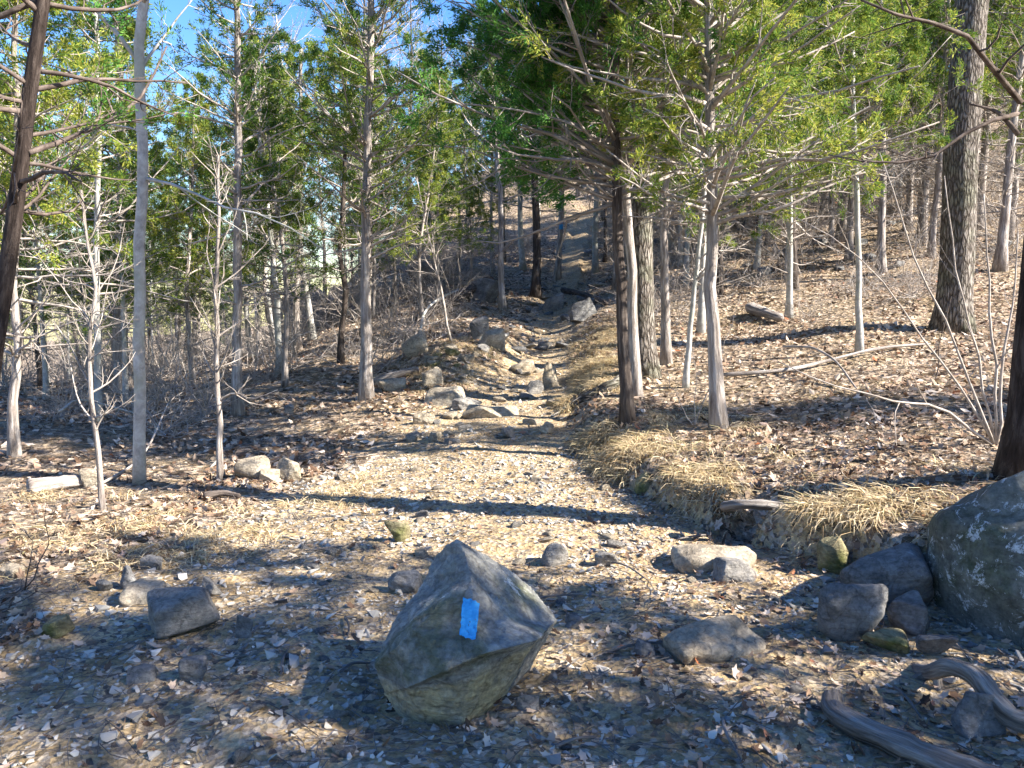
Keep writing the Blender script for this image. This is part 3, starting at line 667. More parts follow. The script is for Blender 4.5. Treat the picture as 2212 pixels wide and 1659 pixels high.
# ------------------------------------------------------------------ trees
def bez(pts, k):
    """smooth polyline through given points"""
    P = np.array([tuple(p) for p in pts], float); n = len(P)
    if n == 2: return P[0] + (P[1] - P[0]) * np.linspace(0, 1, k)[:, None]
    t = np.r_[0, np.cumsum(np.linalg.norm(np.diff(P, axis=0), axis=1))]; t /= t[-1]
    m = np.gradient(P, t, axis=0); u = np.linspace(0, 1, k); i = np.clip(np.searchsorted(t, u, side='right') - 1, 0, n - 2)
    h = (t[i + 1] - t[i])[:, None]; s = ((u - t[i]) / (t[i + 1] - t[i]))[:, None]
    return (2 * s ** 3 - 3 * s ** 2 + 1) * P[i] + (s ** 3 - 2 * s ** 2 + s) * h * m[i] + (-2 * s ** 3 + 3 * s ** 2) * P[i + 1] + (s ** 3 - s ** 2) * h * m[i + 1]
def along(P, i, s):
    k = P.shape[1]; f = s * (k - 1); j = np.clip(f.astype(int), 0, k - 2); a = (f - j)[:, None]
    return P[i, j] * (1 - a) + P[i, j + 1] * a, nrm(P[i, j + 1] - P[i, j])
def spawn(P, Rr, per, s0, s1, lf, k, ang, r, up=.0, jit=.18, lens=None):
    n = len(P); m = np.maximum(1, (np.ones(n) * per).astype(int)) if np.isscalar(per) else per
    i = np.repeat(np.arange(n), m); N = len(i); s = r.uniform(s0, s1, N); b, d = along(P, i, s)
    pl = np.linalg.norm(P[i, -1] - P[i, 0], axis=1) if lens is None else lens[i]
    L = pl * lf * r.uniform(.45, 1.15, N) * (1.15 - .6 * s)
    a = nrm(np.cross(d, r.normal(size=(N, 3)))); th = r.normal(size=N) * .25 + ang
    dr = nrm(d * np.cos(th)[:, None] + a * np.sin(th)[:, None] + np.array([0, 0, up]))
    out = np.zeros((N, k, 3)); out[:, 0] = b; st = L / (k - 1)
    for q in range(1, k):
        dr = nrm(dr + r.normal(size=(N, 3)) * jit + np.array([0, 0, up * .3])); out[:, q] = out[:, q - 1] + dr * st[:, None]
    pr, _ = along(np.repeat(Rr[:, :, None], 3, 2), i, s); r0 = np.minimum(pr[:, 0] * .62, L * .02 + .0015)
    return out, np.maximum(r0[:, None] * np.linspace(1, .3, k), .0011)
def foliage(mb, P, q, L, r, wr=.12):
    """feathery sprays: short slim scales set along the twigs P (n, k, 3)"""
    n = len(P); i = np.repeat(np.arange(n), q); m = n * q; b, D = along(P, i, r.uniform(.2, 1.0, m) ** .8)
    d = nrm(D * .8 + nrm(r.normal(size=(m, 3))) * .62 + np.array([0, 0, .05])); l = (r.uniform(.5, 1.3, m) * L)[:, None]
    s = nrm(np.cross(d, r.normal(size=(m, 3)))); p = b + r.normal(size=(m, 3)) * L * .45
    V_ = np.stack([p, p + d * l * .45 + s * l * wr, p + d * l, p + d * l * .5 - s * l * wr], 1)
    mb.add(V_, None, np.arange(m * 4).reshape(m, 4))
def make_tree(name, path, r0, r1, label, cat='tree', group=None, bark='bark', crown='cedar', twig='twig', seed=1, nb=70, b0=.12, c0=.45, bl=1.6, q=34, leafL=.05,
              sides=10, el=(.05, .55), flare=1.6, bare=False, extra=(), kt=18, subs=6, third=3, loc=None, oneside=None, flute=.08, dead=.7, fullness=1.):
    r = np.random.default_rng(seed); P = bez(path, kt); hgt = P[-1, 2] - P[0, 2]; base = P[0].copy() if loc is None else np.array(loc)
    t = np.linspace(0, 1, kt); P[1:-1] += r.normal(size=(kt - 2, 3)) * np.array([1, 1, 0]) * (r0 * .12 if r0 < .1 else .004)
    rad = r0 + (r1 - r0) * t ** .9; rad = rad * (1 + (flare - 1) * np.exp(-t * hgt / .22))
    P[0, 2] -= .12
    root = empty(name, base, label, cat, group)
    mb = MB(); mb.tubes(P - base, rad, sides, flute, seed); mb.build('trunk', M[bark], root)
    s = b0 + (1 - b0) * np.sort(r.uniform(0, 1, nb)); az = np.arange(nb) * 2.4 + r.normal(size=nb) * .6
    if oneside is not None: az = np.where(r.uniform(size=nb) < .75, oneside + r.normal(size=nb) * .7, az)
    b, d = along(P[None] - base, np.zeros(nb, int), s)
    live = s > c0 + r.normal(size=nb) * .05
    prof = np.where(live, np.sqrt(np.clip((1.04 - s) / (1.04 - c0), 0, 1)), dead)
    L = bl * prof * r.uniform(.45, 1.15, nb)
    e = np.where(live, r.uniform(el[0], el[1], nb), r.uniform(-.25, .45, nb)) if not bare else r.uniform(.3, 1.0, nb)
    dr = np.stack([np.cos(az) * np.cos(e), np.sin(az) * np.cos(e), np.sin(e)], -1)
    k = 7; B = np.zeros((nb, k, 3)); B[:, 0] = b
    for j in range(1, k):
        dr = nrm(dr + r.normal(size=(nb, 3)) * .12 + np.array([0, 0, .05 if not bare else .12])); B[:, j] = B[:, j - 1] + dr * (L / (k - 1))[:, None]
    tr = np.interp(s, t, rad); rb = np.minimum(tr * .5, .006 + L * .011); RB = rb[:, None] * np.linspace(1, .25, k)
    for pts_, ra in extra:
        e_ = bez(pts_, 7)[None] - base; B = np.concatenate([B, e_]); RB = np.concatenate([RB, (ra * np.linspace(1, .3, 7))[None]]); live = np.r_[live, bool(crown) and not bare]
    br = MB(); br.tubes(B, RB, 5 if sides > 8 else 3)
    B2, R2 = spawn(B, RB, subs, .15, .97, .42, 5, .85, r, .05)
    L2 = np.repeat(live, subs)
    br.tubes(B2, R2, 3)
    B3, R3 = spawn(B2, R2, third, .2, 1, .5, 4, .8, r, .03); L3 = np.repeat(L2, third)
    br.tubes(B3, R3, 3); br.build('branches', M[twig], root)
    if crown and live.any() and not bare:
        cr = MB(); A3 = B3[L3]; 
        if fullness < 1: A3 = A3[r.uniform(size=len(A3)) < fullness]
        foliage(cr, A3, q, leafL, r); A2 = B2[L2]; foliage(cr, A2, q, leafL, r)
        cr.build('crown', M[crown], root)
    return root
def trunk_px(pts, Y, top=None, dY=0):
    """trunk through pixels of the photo at distance Y, foot on the ground; TOP: metres added above the last"""
    p = [pix(x, y, Y + dY * i) for i, (x, y) in enumerate(pts)]; f = p[0]; f.z = hz(f.x, f.y)
    if top: d = (p[-1] - p[-2]).normalized(); p.append(p[-1] + Vector((d.x * .5 * top, d.y * top * .5, top)))
    return p
def PY(vx, vy): return gnd(vx, vy).y
T = make_tree
px_ = pix
# left foreground, dark and leaning
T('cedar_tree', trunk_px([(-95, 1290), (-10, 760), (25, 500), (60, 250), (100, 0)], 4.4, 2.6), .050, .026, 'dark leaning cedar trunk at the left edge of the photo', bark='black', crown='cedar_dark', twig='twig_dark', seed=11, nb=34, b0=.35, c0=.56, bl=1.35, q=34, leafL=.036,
  extra=[([px_(62, 330, 4.4), px_(160, 295, 4.7), px_(300, 215, 5.2), px_(360, 100, 5.5)], .018)])
# pale straight young beech
y = PY(300, 1045)
T('beech_tree', trunk_px([(300, 1045), (301, 700), (304, 450), (308, 280), (300, 120), (312, 0)], y, 3.), .052, .034, 'straight pale smooth trunk, brightest on the left', bark='beech', crown=None, bare=True, twig='beech', seed=12, nb=26, b0=.45, bl=1.8, flare=1.2, sides=14, flute=.03, subs=5, third=4,
  extra=[([px_(312, 385, y), px_(395, 405, y - .2), px_(475, 445, y - .4), px_(585, 470, y - .6), px_(700, 540, y - .7)], .015), ([px_(310, 285, y), px_(250, 270, y), px_(120, 330, y)], .009)])
y = PY(222, 1100)
T('sapling', trunk_px([(222, 1100), (208, 950), (196, 850), (192, 760), (197, 690), (208, 620), (195, 560)], y, .5), .024, .009, 'thin leaning bare sapling left of the straight pale trunk', 'sapling', bark='bark', crown=None, bare=True, seed=13, nb=22, b0=.25, bl=.75, flare=1.2, sides=8, subs=5)
y = PY(474, 1038)
T('sapling', trunk_px([(474, 1038), (475, 900), (468, 840), (470, 720), (466, 640), (470, 560)], y, .9), .031, .012, 'thin crooked pale sapling with a low fork right of the straight pale trunk', 'sapling', bark='bark', crown=None, bare=True, seed=14, nb=26, b0=.3, bl=.8, flare=1.2, sides=8, subs=5,
  extra=[([px_(473, 865, y), px_(500, 850, y), px_(545, 862, y - .2), px_(600, 842, y - .3)], .012), ([px_(468, 730, y), px_(440, 690, y), px_(410, 640, y)], .009)])
y = PY(515, 897)
T('cedar_tree', trunk_px([(515, 897), (512, 700), (512, 500), (515, 300), (512, 100)], y, 2.), .072, .03, 'slim grey cedar behind the crooked sapling', seed=15, nb=85, b0=.2, c0=.42, bl=1.4, q=30, fullness=.5)
y = PY(790, 862)
T('cedar_tree', trunk_px([(791, 862), (790, 700), (790, 560), (793, 380), (797, 200), (800, 60)], y, 1.5), .085, .035, 'bright straight cedar standing left of the trail, with bushy crown', seed=16, nb=95, b0=.28, c0=.42, bl=1.6, q=32, fullness=.65)
# cluster right of the trail
y = PY(1352, 915)
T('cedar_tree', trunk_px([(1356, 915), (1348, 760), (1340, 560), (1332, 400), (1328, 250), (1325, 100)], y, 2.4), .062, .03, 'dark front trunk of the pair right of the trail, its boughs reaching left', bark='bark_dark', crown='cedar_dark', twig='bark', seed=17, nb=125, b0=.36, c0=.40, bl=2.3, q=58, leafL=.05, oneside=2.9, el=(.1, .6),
  extra=[([px_(1335, 395, y), px_(1260, 350, y - .2), px_(1150, 325, y - .3), px_(1030, 300, y - .5)], .016), ([px_(1333, 330, y), px_(1240, 270, y - .3), px_(1130, 240, y - .6), px_(960, 220, y - .8)], .018), ([px_(1333, 240, y), px_(1250, 170, y), px_(1120, 110, y), px_(990, 90, y)], .016)])
y = PY(1375, 858)
T('cedar_tree', trunk_px([(1375, 858), (1368, 700), (1358, 520), (1352, 420), (1350, 300), (1362, 80)], y, 2.2), .066, .035, 'bright pale trunk directly behind the dark front one of the pair', seed=18, nb=120, b0=.4, c0=.42, bl=2.0, q=44)
y = PY(1390, 812)
oak1 = T('oak_tree', trunk_px([(1392, 812), (1386, 650), (1384, 450), (1386, 280), (1392, 100), (1400, -60)], y, 5), .165, .11, 'thick furrowed oak right of the trail with a spreading root', bark='oak', crown=None, bare=True, seed=19, nb=26, b0=.5, bl=3.2, flare=1.5, sides=28, flute=.05, kt=30)
y = PY(1440, 785)
T('cedar_tree', trunk_px([(1440, 785), (1437, 650), (1434, 500), (1440, 330), (1438, 100)], y, 2), .066, .035, 'brown cedar just right of the thick oak', seed=20, nb=110, b0=.3, c0=.46, bl=1.8, q=40)
y = PY(1482, 838)
T('sapling', trunk_px([(1480, 838), (1492, 700), (1508, 560), (1520, 440), (1528, 300)], y, 1.2), .034, .016, 'thin pale sapling leaning right between two darker cedars', 'sapling', bark='beech', crown=None, bare=True, seed=21, nb=22, b0=.3, bl=1.0, sides=8)
y = PY(1552, 925)
T('cedar_tree', trunk_px([(1554, 925), (1545, 760), (1534, 620), (1538, 480), (1540, 380), (1535, 250), (1528, 60)], y, 2), .064, .030, 'bluish slightly bent cedar with a shaded foot, right of the leaning sapling', seed=22, nb=125, b0=.32, c0=.42, bl=2.0, q=46, leafL=.046,
  extra=[([px_(1540, 470, y), px_(1610, 440, y), px_(1680, 395, y - .2), px_(1760, 360, y - .3), px_(1880, 300, y - .4)], .016)])
y = PY(1857, 764)
T('cedar_tree', trunk_px([(1857, 764), (1855, 620), (1852, 470), (1848, 330), (1842, 180)], y, 2.2), .044, .022, 'slender pink-white cedar standing alone on the right slope', bark='beech', seed=23, nb=80, b0=.4, c0=.48, bl=1.6, q=40)
y = PY(2055, 715)
T('oak_tree', trunk_px([(2055, 715), (2064, 600), (2072, 420), (2084, 200), (2098, 0)], y, 6), .245, .19, 'very thick furrowed trunk on the right slope, half in sun', bark='oak', crown=None, bare=True, seed=24, nb=18, b0=.42, bl=3.4, flare=1.45, sides=32, flute=.05, kt=30)
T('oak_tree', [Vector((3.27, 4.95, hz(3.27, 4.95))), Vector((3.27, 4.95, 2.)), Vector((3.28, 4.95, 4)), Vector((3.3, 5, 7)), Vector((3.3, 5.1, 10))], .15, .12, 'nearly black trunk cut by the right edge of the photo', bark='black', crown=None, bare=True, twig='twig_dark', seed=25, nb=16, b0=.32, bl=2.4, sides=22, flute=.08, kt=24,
  extra=[([px_(2200, 245, 4.9), px_(2105, 275, 4.8), px_(2010, 340, 4.8), px_(1880, 350, 4.8), px_(1790, 335, 4.8)], .014), ([px_(2205, 220, 4.9), px_(2130, 130, 4.6), px_(2080, 70, 4.5), px_(1960, 40, 4.4), px_(1860, 0, 4.3)], .020), ([px_(2200, 290, 4.9), px_(2150, 240, 4.9), px_(2095, 225, 4.9)], .018)])
# trees around the top of the climb
y = PY(1157, 640)
T('cedar_tree', trunk_px([(1157, 640), (1160, 540), (1157, 440), (1150, 250)], y, 3), .13, .06, 'dark mossy-footed trunk at the left side of the upper trail', bark='bark_dark', seed=26, nb=70, b0=.3, c0=.4, bl=2.2, q=26, leafL=.065)
y = PY(1203, 603)
bt = T('cedar_tree', trunk_px([(1203, 603), (1208, 540), (1212, 480), (1215, 400), (1218, 250)], y, 3), .10, .05, 'slim trunk at the trail top carrying a small blue blaze', bark='bark', seed=27, nb=60, b0=.4, c0=.5, bl=2.1, q=26, leafL=.065)
yb = y
q_ = bez(trunk_px([(1203, 603), (1208, 540), (1212, 480), (1215, 400), (1218, 250)], y, 3), 18)
pc = pix(1212, 487, yb); zc = pc.z; cxq = np.interp(zc, q_[:, 2], q_[:, 0])
mbz = MB(); th = np.linspace(-2.2, -.9, 8); zz = np.linspace(zc - .13, zc + .13, 5); rr_ = .098
Vb = np.array([[cxq + rr_ * math.cos(t), yb + rr_ * math.sin(t), z] for z in zz for t in th]); ix = np.arange(40).reshape(5, 8)
mbz.add(Vb - np.array(bt.location), None, np.stack([ix[:-1, :-1], ix[:-1, 1:], ix[1:, 1:], ix[1:, :-1]], -1).reshape(-1, 4)); bb = mbz.build('painted_blaze', M['paint'], bt); bb['label'] = 'small blue paint blaze on the bark'
y = PY(1086, 668)
T('cedar_tree', trunk_px([(1086, 668), (1082, 560), (1082, 450), (1070, 300)], y, 3), .085, .04, 'slim brown trunk left of the rocky climb', seed=28, nb=60, b0=.35, c0=.45, bl=2.0, q=26, leafL=.065)
y = PY(1128, 580)
T('cedar_tree', trunk_px([(1130, 580), (1124, 500), (1124, 420), (1120, 300)], y, 3), .10, .05, 'pale trunk beyond the left side of the upper trail', bark='beech', seed=29, nb=50, b0=.35, c0=.45, bl=2.0, q=26, leafL=.065)
y = PY(1285, 590)
T('cedar_tree', trunk_px([(1286, 590), (1285, 500), (1290, 400), (1292, 250)], y, 3), .10, .05, 'sunlit trunk standing on roots above the dark trail log', bark='beech', seed=30, nb=50, b0=.35, c0=.45, bl=2.0, q=26, leafL=.065)
# left middle distance
for (pts, rr, lab, bk, sd) in [
 ([(32, 985), (28, 860), (40, 760), (30, 640), (36, 500)], .05, 'ragged twisted trunk tangled in brush at far left', 'bark', 31),
 ([(212, 910), (210, 760), (208, 600), (212, 350)], .05, 'pale slim trunk behind the leaning bare sapling', 'beech', 32),
 ([(268, 842), (262, 780), (258, 650), (262, 400)], .13, 'stout pale trunk behind and left of the straight pale one', 'bark', 33),
 ([(545, 772), (534, 700), (530, 600), (540, 400)], .07, 'pale trunk leaning left behind the slim grey cedar', 'beech', 34),
 ([(590, 728), (588, 650), (592, 560), (590, 350)], .15, 'stout dark trunk before the left outcrop', 'bark_dark', 35),
 ([(643, 757), (640, 660), (645, 560), (650, 380)], .08, 'pale trunk directly before the left outcrop', 'bark', 36),
 ([(737, 785), (735, 730), (748, 650), (735, 560), (742, 430)], .055, 'thin dark curved trunk left of the bright straight cedar', 'bark_dark', 37),
 ([(600, 770), (585, 720), (572, 640), (575, 500)], .04, 'thin leaning stem beside the stout dark trunk', 'bark', 38)]:
    y = PY(*pts[0]); T('cedar_tree', trunk_px(pts, y, 2.6), rr, rr * .45, lab, bark=bk, seed=sd, nb=70, b0=.2, c0=.45, bl=1.7, q=26, leafL=.062, sides=8)

# the woods behind: copies of a few kinds of tree
PR = []
for k in range(8):
    hh = [7.5, 9, 6.5, 8.5, 10, 7, 6, 9.5][k]; r = np.random.default_rng(50 + k); lean = r.normal(size=2) * .35
    pth = [Vector((0, 0, 0)), Vector((lean[0] * .2 + r.normal() * .1, lean[1] * .2, hh * .3)), Vector((lean[0] * .6, lean[1] * .6, hh * .65)), Vector((lean[0], lean[1], hh))]
    bare = k in (3, 7)
    PR.append((
        T('bare_tree' if bare else 'cedar_tree', pth, [.08, .10, .06, .09, .12, .07, .05, .12][k], .02, 'x', 'tree', bark=['bark', 'bark', 'beech', 'beech', 'bark', 'bark_dark', 'bark', 'oak'][k], seed=60 + k,
        nb=[110, 120, 95, 46, 130, 95, 85, 50][k], b0=.12 if not bare else .3, c0=[.32, .38, .30, 2, .34, .34, .30, 2][k], bl=[1.7, 1.8, 1.4, 2.2, 2.1, 1.6, 1.3, 2.8][k], q=30, leafL=.062, sides=7, fullness=[.8, .7, .36, 1, .85, .4, .42, 1][k],
        bare=bare, crown=None if bare else 'cedar', subs=6, third=3 if not bare else 4), bare))
LM = [(-9e9, None), (100, 'the dark leaning cedar'), (300, 'the straight pale trunk'), (515, 'the slim grey cedar'), (790, 'the bright straight cedar'), (1157, 'the mossy-footed trunk'), (1360, 'the dark and pale pair'),
      (1545, 'the bluish bent cedar'), (1855, 'the slender pink-white cedar'), (2070, 'the very thick trunk'), (2205, 'the black edge trunk')]
spots = []
def far_enough(x, y, d): return all((x - a) ** 2 + (y - b) ** 2 > d * d for a, b, *_ in spots)
hero_xy = [(o.location.x, o.location.y) for o in COL.objects if o.type == 'EMPTY' and o.parent is None and o.get('label') != 'x']
def zone(n, y0, y1, u0, u1, kinds, dmin=1.0, tries=40, sc=1.):
    c = 0
    for _ in range(n * tries):
        if c >= n: break
        y = random.uniform(y0, y1); u = random.uniform(u0, u1); x = u * y
        xr, xl = edges(np.array([x]), np.array([y]))
        if xl[0] - .5 < x < xr[0] + .6 and y < 34: continue
        if not far_enough(x, y, dmin) or any((x - a) ** 2 + (y - b) ** 2 < 1.0 for a, b in hero_xy): continue
        spots.append((x, y, random.choice(kinds), sc)); c += 1
zone(20, 12.5, 20, -.68, -.28, [2, 5, 6, 6, 3], 1.3, sc=.8)
zone(20, 18, 34, -.72, -.16, [0, 1, 2, 3, 3, 5, 7, 6], 1.8, sc=.72)
zone(14, 32, 60, -.75, -.2, [1, 3, 7, 0], 2.5, sc=.8)
zone(6, 14, 24, -.62, -.15, [3, 7], 1.4, sc=.9)
zone(9, 17, 24, -.2, -.03, [2, 5, 6, 6], 1.2, sc=.85)
zone(16, 26, 44, -.2, .12, [0, 1, 7, 0, 7, 2], 2.0)
zone(10, 14, 20, .20, .36, [2, 5, 2], 1.4)
zone(14, 16, 23, .36, .66, [0, 1, 4], 1.7)
zone(46, 20, 34, .1, .72, [0, 1, 2, 4, 5, 4, 0, 3], 1.7)
zone(36, 32, 62, .05, .75, [0, 1, 4, 4, 1], 2.4)
placed = []
for x, y, k, sc in spots: placed.append((x, y, k, hz(x, y), sc))
def screen_x(x, y): return W / 2 + FPX * x / y * .995
bins = {}
for t_ in sorted(placed, key=lambda t_: t_[1]):
    sx = screen_x(t_[0], t_[1]); j = max(i for i, (a, _) in enumerate(LM) if a < sx); bins.setdefault((j, PR[t_[2]][1]), []).append(t_)
used = set()
for (j, bare), L_ in bins.items():
    a = LM[j][1]; b = LM[j + 1][1] if j + 1 < len(LM) else None
    kindw = 'bare tree' if bare else 'bushy cedar'
    for r_, (x, y, k, z, sc) in enumerate(L_):
        if a and b: where = f'between {a} and {b}'
        elif a: where = f'right of {a}'
        else: where = f'left of {b}'
        lab = f'{ORD[r_]} background {kindw} {where}' if r_ < 20 else f'far small {kindw} {where}'
        src = PR[k][0]
        if k in used:
            root = src.copy(); COL.objects.link(root)
            for ch in src.children:
                c = ch.copy(); COL.objects.link(c); c.parent = root
        else: root = src; used.add(k)
        s = random.uniform(.85, 1.2) * sc; root.location = (x, y, z - .03); root.rotation_euler = (random.gauss(0, .03), random.gauss(0, .03), random.uniform(0, 6.28)); root.scale = (s, s, s)
        root['label'] = lab; root['group'] = 'background bare trees' if bare else 'background cedars of the woods'
for k, (o, b) in enumerate(PR):
    if k not in used:
        for ch in list(o.children): bpy.data.objects.remove(ch)
        bpy.data.objects.remove(o)
# trees beside and behind the photographer; their shade falls on the foreground
off = [o for o, b in PR[:3]]
for i, (x, y, k, s) in enumerate([(6.0, .0, 0, 1.), (8.2, -1.6, 1, 1.0), (5.6, -2.6, 2, 1.), (12.5, 4.9, 1, 1.), (3.4, -2.2, 6, 1.0), (9.5, -3.4, 4, 1), (7.2, 1.0, 1, 1), (5.9, .9, 0, .9), (5.3, 2.5, 6, .9), (9.5, 5.6, 6, 1.)]):
    src = PR[k][0]; root = src.copy(); COL.objects.link(root)
    for ch in src.children:
        c = ch.copy(); COL.objects.link(c); c.parent = root
    root.location = (x, y, hz(x, y)); root.scale = (s, s, s); root.rotation_euler = (0, 0, i * 1.3)
    root['label'] = ORD[i] + ' of the cedars beside the photographer, outside the photo'; root['group'] = 'cedars beside the photographer'

# ------------------------------------------------------------------ shrubs and thin stems
def stems(name, label, cat, base, tips, r0, m='twig', seed=0, subs=4, group=None):
    root = empty(name, base, label, cat, group); r = np.random.default_rng(seed); b0 = np.array(base)
    P = []; 
    for t in tips: P.append(bez([base] + list(t), 10) - b0)
    P = np.array(P); P[:, 1:-1] += r.normal(size=(len(P), 8, 3)) * .012
    for i, p in enumerate(P):
        mb = MB(); rr = r0 * r.uniform(.7, 1.1); mb.tubes(p, rr * np.linspace(1, .3, 10), 6); mb.build('stem', M[m], root)
    RR = r0 * np.ones((len(P), 1)) * np.linspace(1, .3, 10); B2, R2 = spawn(P, RR, subs, .3, 1, .25, 5, .6, r, .1); mb = MB(); mb.tubes(B2, R2, 3)
    B3, R3 = spawn(B2, R2, 2, .3, 1, .5, 4, .6, r, .05); mb.tubes(B3, R3, 3); mb.build('twigs', M[m], root); return root
g = gnd(2150, 965); Yb = g.y
stems('shrub', 'bare shrub of long pale stems arching out beside the black edge trunk', 'shrub', g,
  [[pix(2060, 740, Yb), pix(1960, 500, Yb - .1), pix(1900, 330, Yb - .2)], [pix(2050, 890, Yb), pix(1900, 860, Yb - .4), pix(1680, 780, Yb - .4)],
   [pix(2120, 800, Yb), pix(2070, 600, Yb), pix(2040, 380, Yb)], [pix(2150, 800, Yb), pix(2140, 620, Yb), pix(2125, 420, Yb)],
   [pix(2105, 880, Yb), pix(1990, 730, Yb - .1), pix(1860, 560, Yb - .3), pix(1720, 470, Yb - .4)], [pix(2165, 800, Yb), pix(2185, 640, Yb + .1), pix(2200, 500, Yb + .1)]], .013, 'twig', 5, 3)
g = gnd(-20, 1330); y = g.y
stems('shrub', 'small bare shrub reaching in at the left edge of the path', 'shrub', g, [[pix(60, 1260, y), pix(95, 1190, y), pix(100, 1090, y)], [pix(50, 1270, y), pix(70, 1200, y), pix(55, 1150, y)], [pix(60, 1290, y + .1), pix(110, 1250, y + .1)]], .006, 'twig_dark', 6, 4)
g = gnd(1500, 925); y = g.y
stems('shrub', 'thin bare stems at the foot of the leaning sapling', 'shrub', g, [[pix(1460, 850, y), pix(1440, 800, y)], [pix(1505, 830, y), pix(1500, 740, y)], [pix(1530, 850, y), pix(1560, 760, y), pix(1600, 640, y)]], .006, 'twig', 7, 4)
g = gnd(1895, 930)
stems('shrub', 'dead stick standing in the shaded leaves on the right', 'dead stick', gnd(1925, 965), [[pix(1900, 920, g.y), pix(1870, 860, g.y)]], .009, 'twig', 8, 2)
g = gnd(1760, 870)
stems('shrub', 'thin dark crooked stem right of the slender pink-white cedar', 'shrub', gnd(2030, 880), [[pix(2025, 800, 9.), pix(2035, 720, 9.), pix(2055, 640, 9.)]], .012, 'twig_dark', 9, 4)
g = gnd(975, 740)
stems('sapling', 'pale thin leaning stem on the slope left of the climb', 'sapling', g, [[pix(955, 640, g.y), pix(930, 520, g.y), pix(900, 380, g.y)]], .028, 'twig', 10, 12)
# brushwood copies
bp = []
for k in range(4):
    r = np.random.default_rng(90 + k); rt = empty('brush', (0, 0, 0), 'x', 'brushwood'); P = []
    for i in range(16):
        az = r.uniform(0, 6.28); e = r.uniform(.15, 1.4); L = r.uniform(.6, 1.5); d = np.array([math.cos(az) * math.cos(e), math.sin(az) * math.cos(e), math.sin(e)])
        p0 = r.normal(size=3) * np.array([.15, .15, 0]); q = [p0]
        for s_ in range(6): d = nrm(d + r.normal(size=3) * .22); q.append(q[-1] + d * L / 6)
        P.append(q)
    P = np.array(P); P[..., 2] = np.abs(P[..., 2]); RR = .008 * np.ones((16, 1)) * np.linspace(1, .3, 7); mb = MB(); mb.tubes(P, RR, 4)
    B2, R2 = spawn(P, RR, 6, .15, 1, .45, 5, .8, r, .03); mb.tubes(B2, R2, 3); B3, R3 = spawn(B2, R2, 3, .2, 1, .5, 4, .8, r); mb.tubes(B3, R3, 3); mb.build('twigs', M['twig'], rt); bp.append(rt)
areas = [((-.64, -.36), (9.5, 20), 36, 'tangle of dead brushwood on the ground between the left trunks', 'brushwood of the left hollow'), ((-.34, -.06), (13, 26), 40, 'bare brushwood on the slope left of the climb', 'brushwood left of the climb'),
         ((.16, .66), (14, 34), 84, 'bare brushwood on the leafy right hillside', 'brushwood of the right hillside'), ((-.14, .2), (24, 38), 28, 'bare brushwood at the top of the climb', 'brushwood above the climb')]
first = [True] * 4
for (u0, u1), (y0, y1), n, lab, gr in areas:
    for i in range(n):
        y = random.uniform(y0, y1); x = random.uniform(u0, u1) * y; xr, xl = edges(np.array([x]), np.array([y]))
        if xl[0] - .3 < x < xr[0] + .3: continue
        k = random.randrange(4); src = bp[k]
        if first[k]: root = src; first[k] = False
        else:
            root = src.copy(); COL.objects.link(root)
            for ch in src.children: c = ch.copy(); COL.objects.link(c); c.parent = root
        s = random.uniform(.7, 1.6) * (1.25 if y > 18 else .85); root.location = (x, y, hz(x, y)); root.scale = (s, s, s * .9); root.rotation_euler = (0, 0, random.uniform(0, 6.28)); root['label'] = lab; root['group'] = gr; ITEMS.append((root, 'bare brush tangle'))
# ------------------------------------------------------------------ logs, roots and sticks
def log(name, label, cat, pts, r, m='wood', seed=0, sides=12, flute=.18, taper=.6, k=26, parts=()):
    P = bez(pts, k); c = P[0].copy(); rg = np.random.default_rng(seed); rad = np.linspace(1, taper, k) * r * (1 + .1 * vn(np.stack([np.arange(k) * .5, np.zeros(k), np.zeros(k)], -1), seed))
    rad[0] *= .7; rad[-1] *= .6
    if parts:
        root = empty(name, c, label, cat); mb = MB(); mb.tubes(P - c, rad, sides, flute, seed); mb.build('main_root', M[m], root)
        for (pp, rr) in parts:
            q = bez(pp, 12) - c; mb = MB(); mb.tubes(q, np.linspace(rr, rr * .35, 12), 8, flute, seed + 1); mb.build('side_root', M[m], root)
        return root
    mb = MB(); mb.tubes(P - c, rad, sides, flute, seed); o = mb.build(name, M[m]); o.location = c; return tag(o, label, cat)
def gp(x, y, up): g = gnd(x, y); return g + Vector((0, 0, up))
log('log', 'weathered grey log end with a knob in the lower right corner', 'log', [gp(1800, 1528, .05), gp(1800, 1560, .045), gp(1840, 1592, .05), gp(1910, 1625, .05), gp(2060, 1690, .05), gp(2200, 1740, .05)], .040, seed=3, taper=1.15, k=40, sides=18)
Y0 = 3.25
log('exposed_root', 'pale twisted root arching over the dark hollow at lower right', 'root', [gp(1910, 1388, .05), pix(1960, 1425, 3.5), pix(2010, 1452, 3.22), pix(2060, 1442, 3.08), pix(2115, 1468, 2.95), pix(2150, 1515, 2.85), pix(2185, 1552, 2.8), pix(2240, 1565, 2.78)], .027, seed=4, taper=1.5, k=44, sides=14,
    parts=[([pix(2015, 1452, 3.22), pix(1975, 1470, 3.28), gp(1938, 1494, 0)], .022), ([pix(2022, 1455, 3.2), pix(2028, 1490, 3.18), gp(2042, 1535, 0)], .02)])
log('exposed_root', 'bark-covered root bridging the dark cavity in the grass bank', 'root', [pix(1560, 1096, 5.3), pix(1598, 1090, 5.2), pix(1645, 1090, 5.18), pix(1695, 1097, 5.2), pix(1740, 1106, 5.3)], .032, seed=5, taper=.9)
a = gnd(1355, 828)
log('exposed_root', 'long mossy root of the thick oak sweeping down into the trail', 'root', [Vector((a.x, a.y, a.z + .1)), gp(1315, 845, .06), gp(1270, 862, .03), gp(1225, 885, .02), gp(1190, 900, -.02)], .085, 'oak', 6, taper=.35)
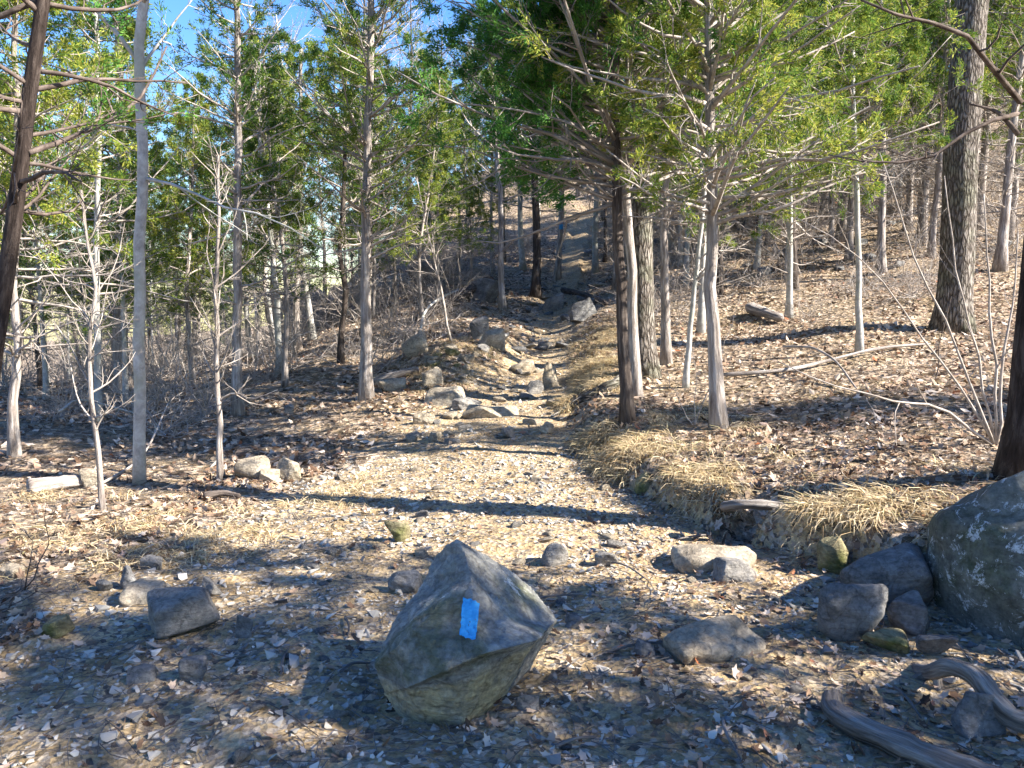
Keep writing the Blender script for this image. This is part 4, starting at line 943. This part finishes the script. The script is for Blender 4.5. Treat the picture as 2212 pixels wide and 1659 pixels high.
log('log', 'long pale fallen pole lying across the sunny right slope', 'log', [gp(1560, 818, .05), gp(1690, 812, .07), gp(1790, 790, .07), gp(1900, 765, .08), gp(2010, 748, .03)], .028, 'bark', 7)
log('log', 'short rotten brown log on the right slope', 'log', [gp(1618, 678, .12), gp(1650, 690, .12), gp(1688, 700, .1)], .11, 'bark', 8)
log('log', 'dark charred-looking log across the upper trail', 'log', [gp(1215, 632, .08), gp(1260, 645, .1), gp(1310, 662, .06)], .09, 'bark_dark', 9)
log('log', 'dark log slanting down the slope left of the climb', 'log', [gp(1060, 620, .2), gp(985, 660, .2), gp(900, 700, .1)], .16, 'bark_dark', 10)
log('log', 'pale log lying among stones near the bright straight cedar', 'log', [gp(805, 838, .06), gp(850, 826, .1), gp(905, 808, .08)], .07, 'wood', 11)
log('log', 'low leaf-strewn log in the sun left of the straight pale trunk', 'log', [gp(60, 1068, .06), gp(130, 1062, .08), gp(200, 1050, .06)], .075, 'bark', 12)
log('branch', 'reddish broken branch on the ground beyond the left grass', 'branch', [gp(440, 1080, .03), gp(480, 1076, .04), gp(520, 1080, .03)], .03, 'bark_dark', 13)
log('branch', 'long pale fallen branch curving down the slope left of the climb', 'branch', [gp(905, 740, .1), gp(925, 700, .35), gp(975, 665, .35), gp(1040, 640, .2)], .03, 'beech', 14)
log('branch', 'fallen crooked branch on the sunny leaves under the slender cedar', 'branch', [gp(1690, 790, .25), gp(1740, 800, .3), gp(1790, 815, .25), gp(1850, 850, .05)], .018, 'twig', 15)
log('branch', 'long pale fallen branch left of the straight pale trunk', 'branch', [gp(130, 945, .3), gp(200, 925, .35), gp(290, 925, .2)], .016, 'beech', 16)
log('branch', 'pale branch leaning on the ground against the straight pale trunk', 'branch', [gp(215, 1060, .05), gp(290, 1030, .12), gp(370, 960, .5)], .012, 'twig', 17)
for i, (x, y, x2, y2, lab) in enumerate([(545, 1375, 575, 1358, 'short grey stick by the thin upright shard'), (608, 1465, 625, 1405, 'pale curved stick left of the marker rock'), (745, 1340, 752, 1385, 'short stick close to the left of the marker rock'),
    (735, 1460, 800, 1440, 'forked grey stick at the left foot of the marker rock'), (1290, 1215, 1400, 1260, 'forked dark stick by the rounded grey stone'), (1150, 1300, 1260, 1290, 'thin pale stick off the right shoulder of the marker rock'),
    (1300, 1420, 1460, 1395, 'long thin straight stick right of the marker rock'), (1460, 1170, 1540, 1160, 'pale stick on top of the bedrock hump'), (640, 1000, 720, 985, 'pale stick in the sun at the left of the trail'),
    (660, 1195, 740, 1185, 'bent stick in the sun above the left stones'), (1560, 1560, 1600, 1650, 'slanting stick in the bottom leaves'), (1930, 1490, 1990, 1560, 'thin dark stick under the arched root'), (1200, 1620, 1290, 1600, 'pale stick at the very bottom of the photo')]):
    m_ = ((x + x2) / 2 + random.uniform(-8, 8), (y + y2) / 2 + random.uniform(-8, 8))
    log('stick', lab, 'stick', [gp(x, y, .015), gp(m_[0], m_[1], .03), gp(x2, y2, .015)], .007, 'wood', 40 + i, sides=7, k=12)
relabel()
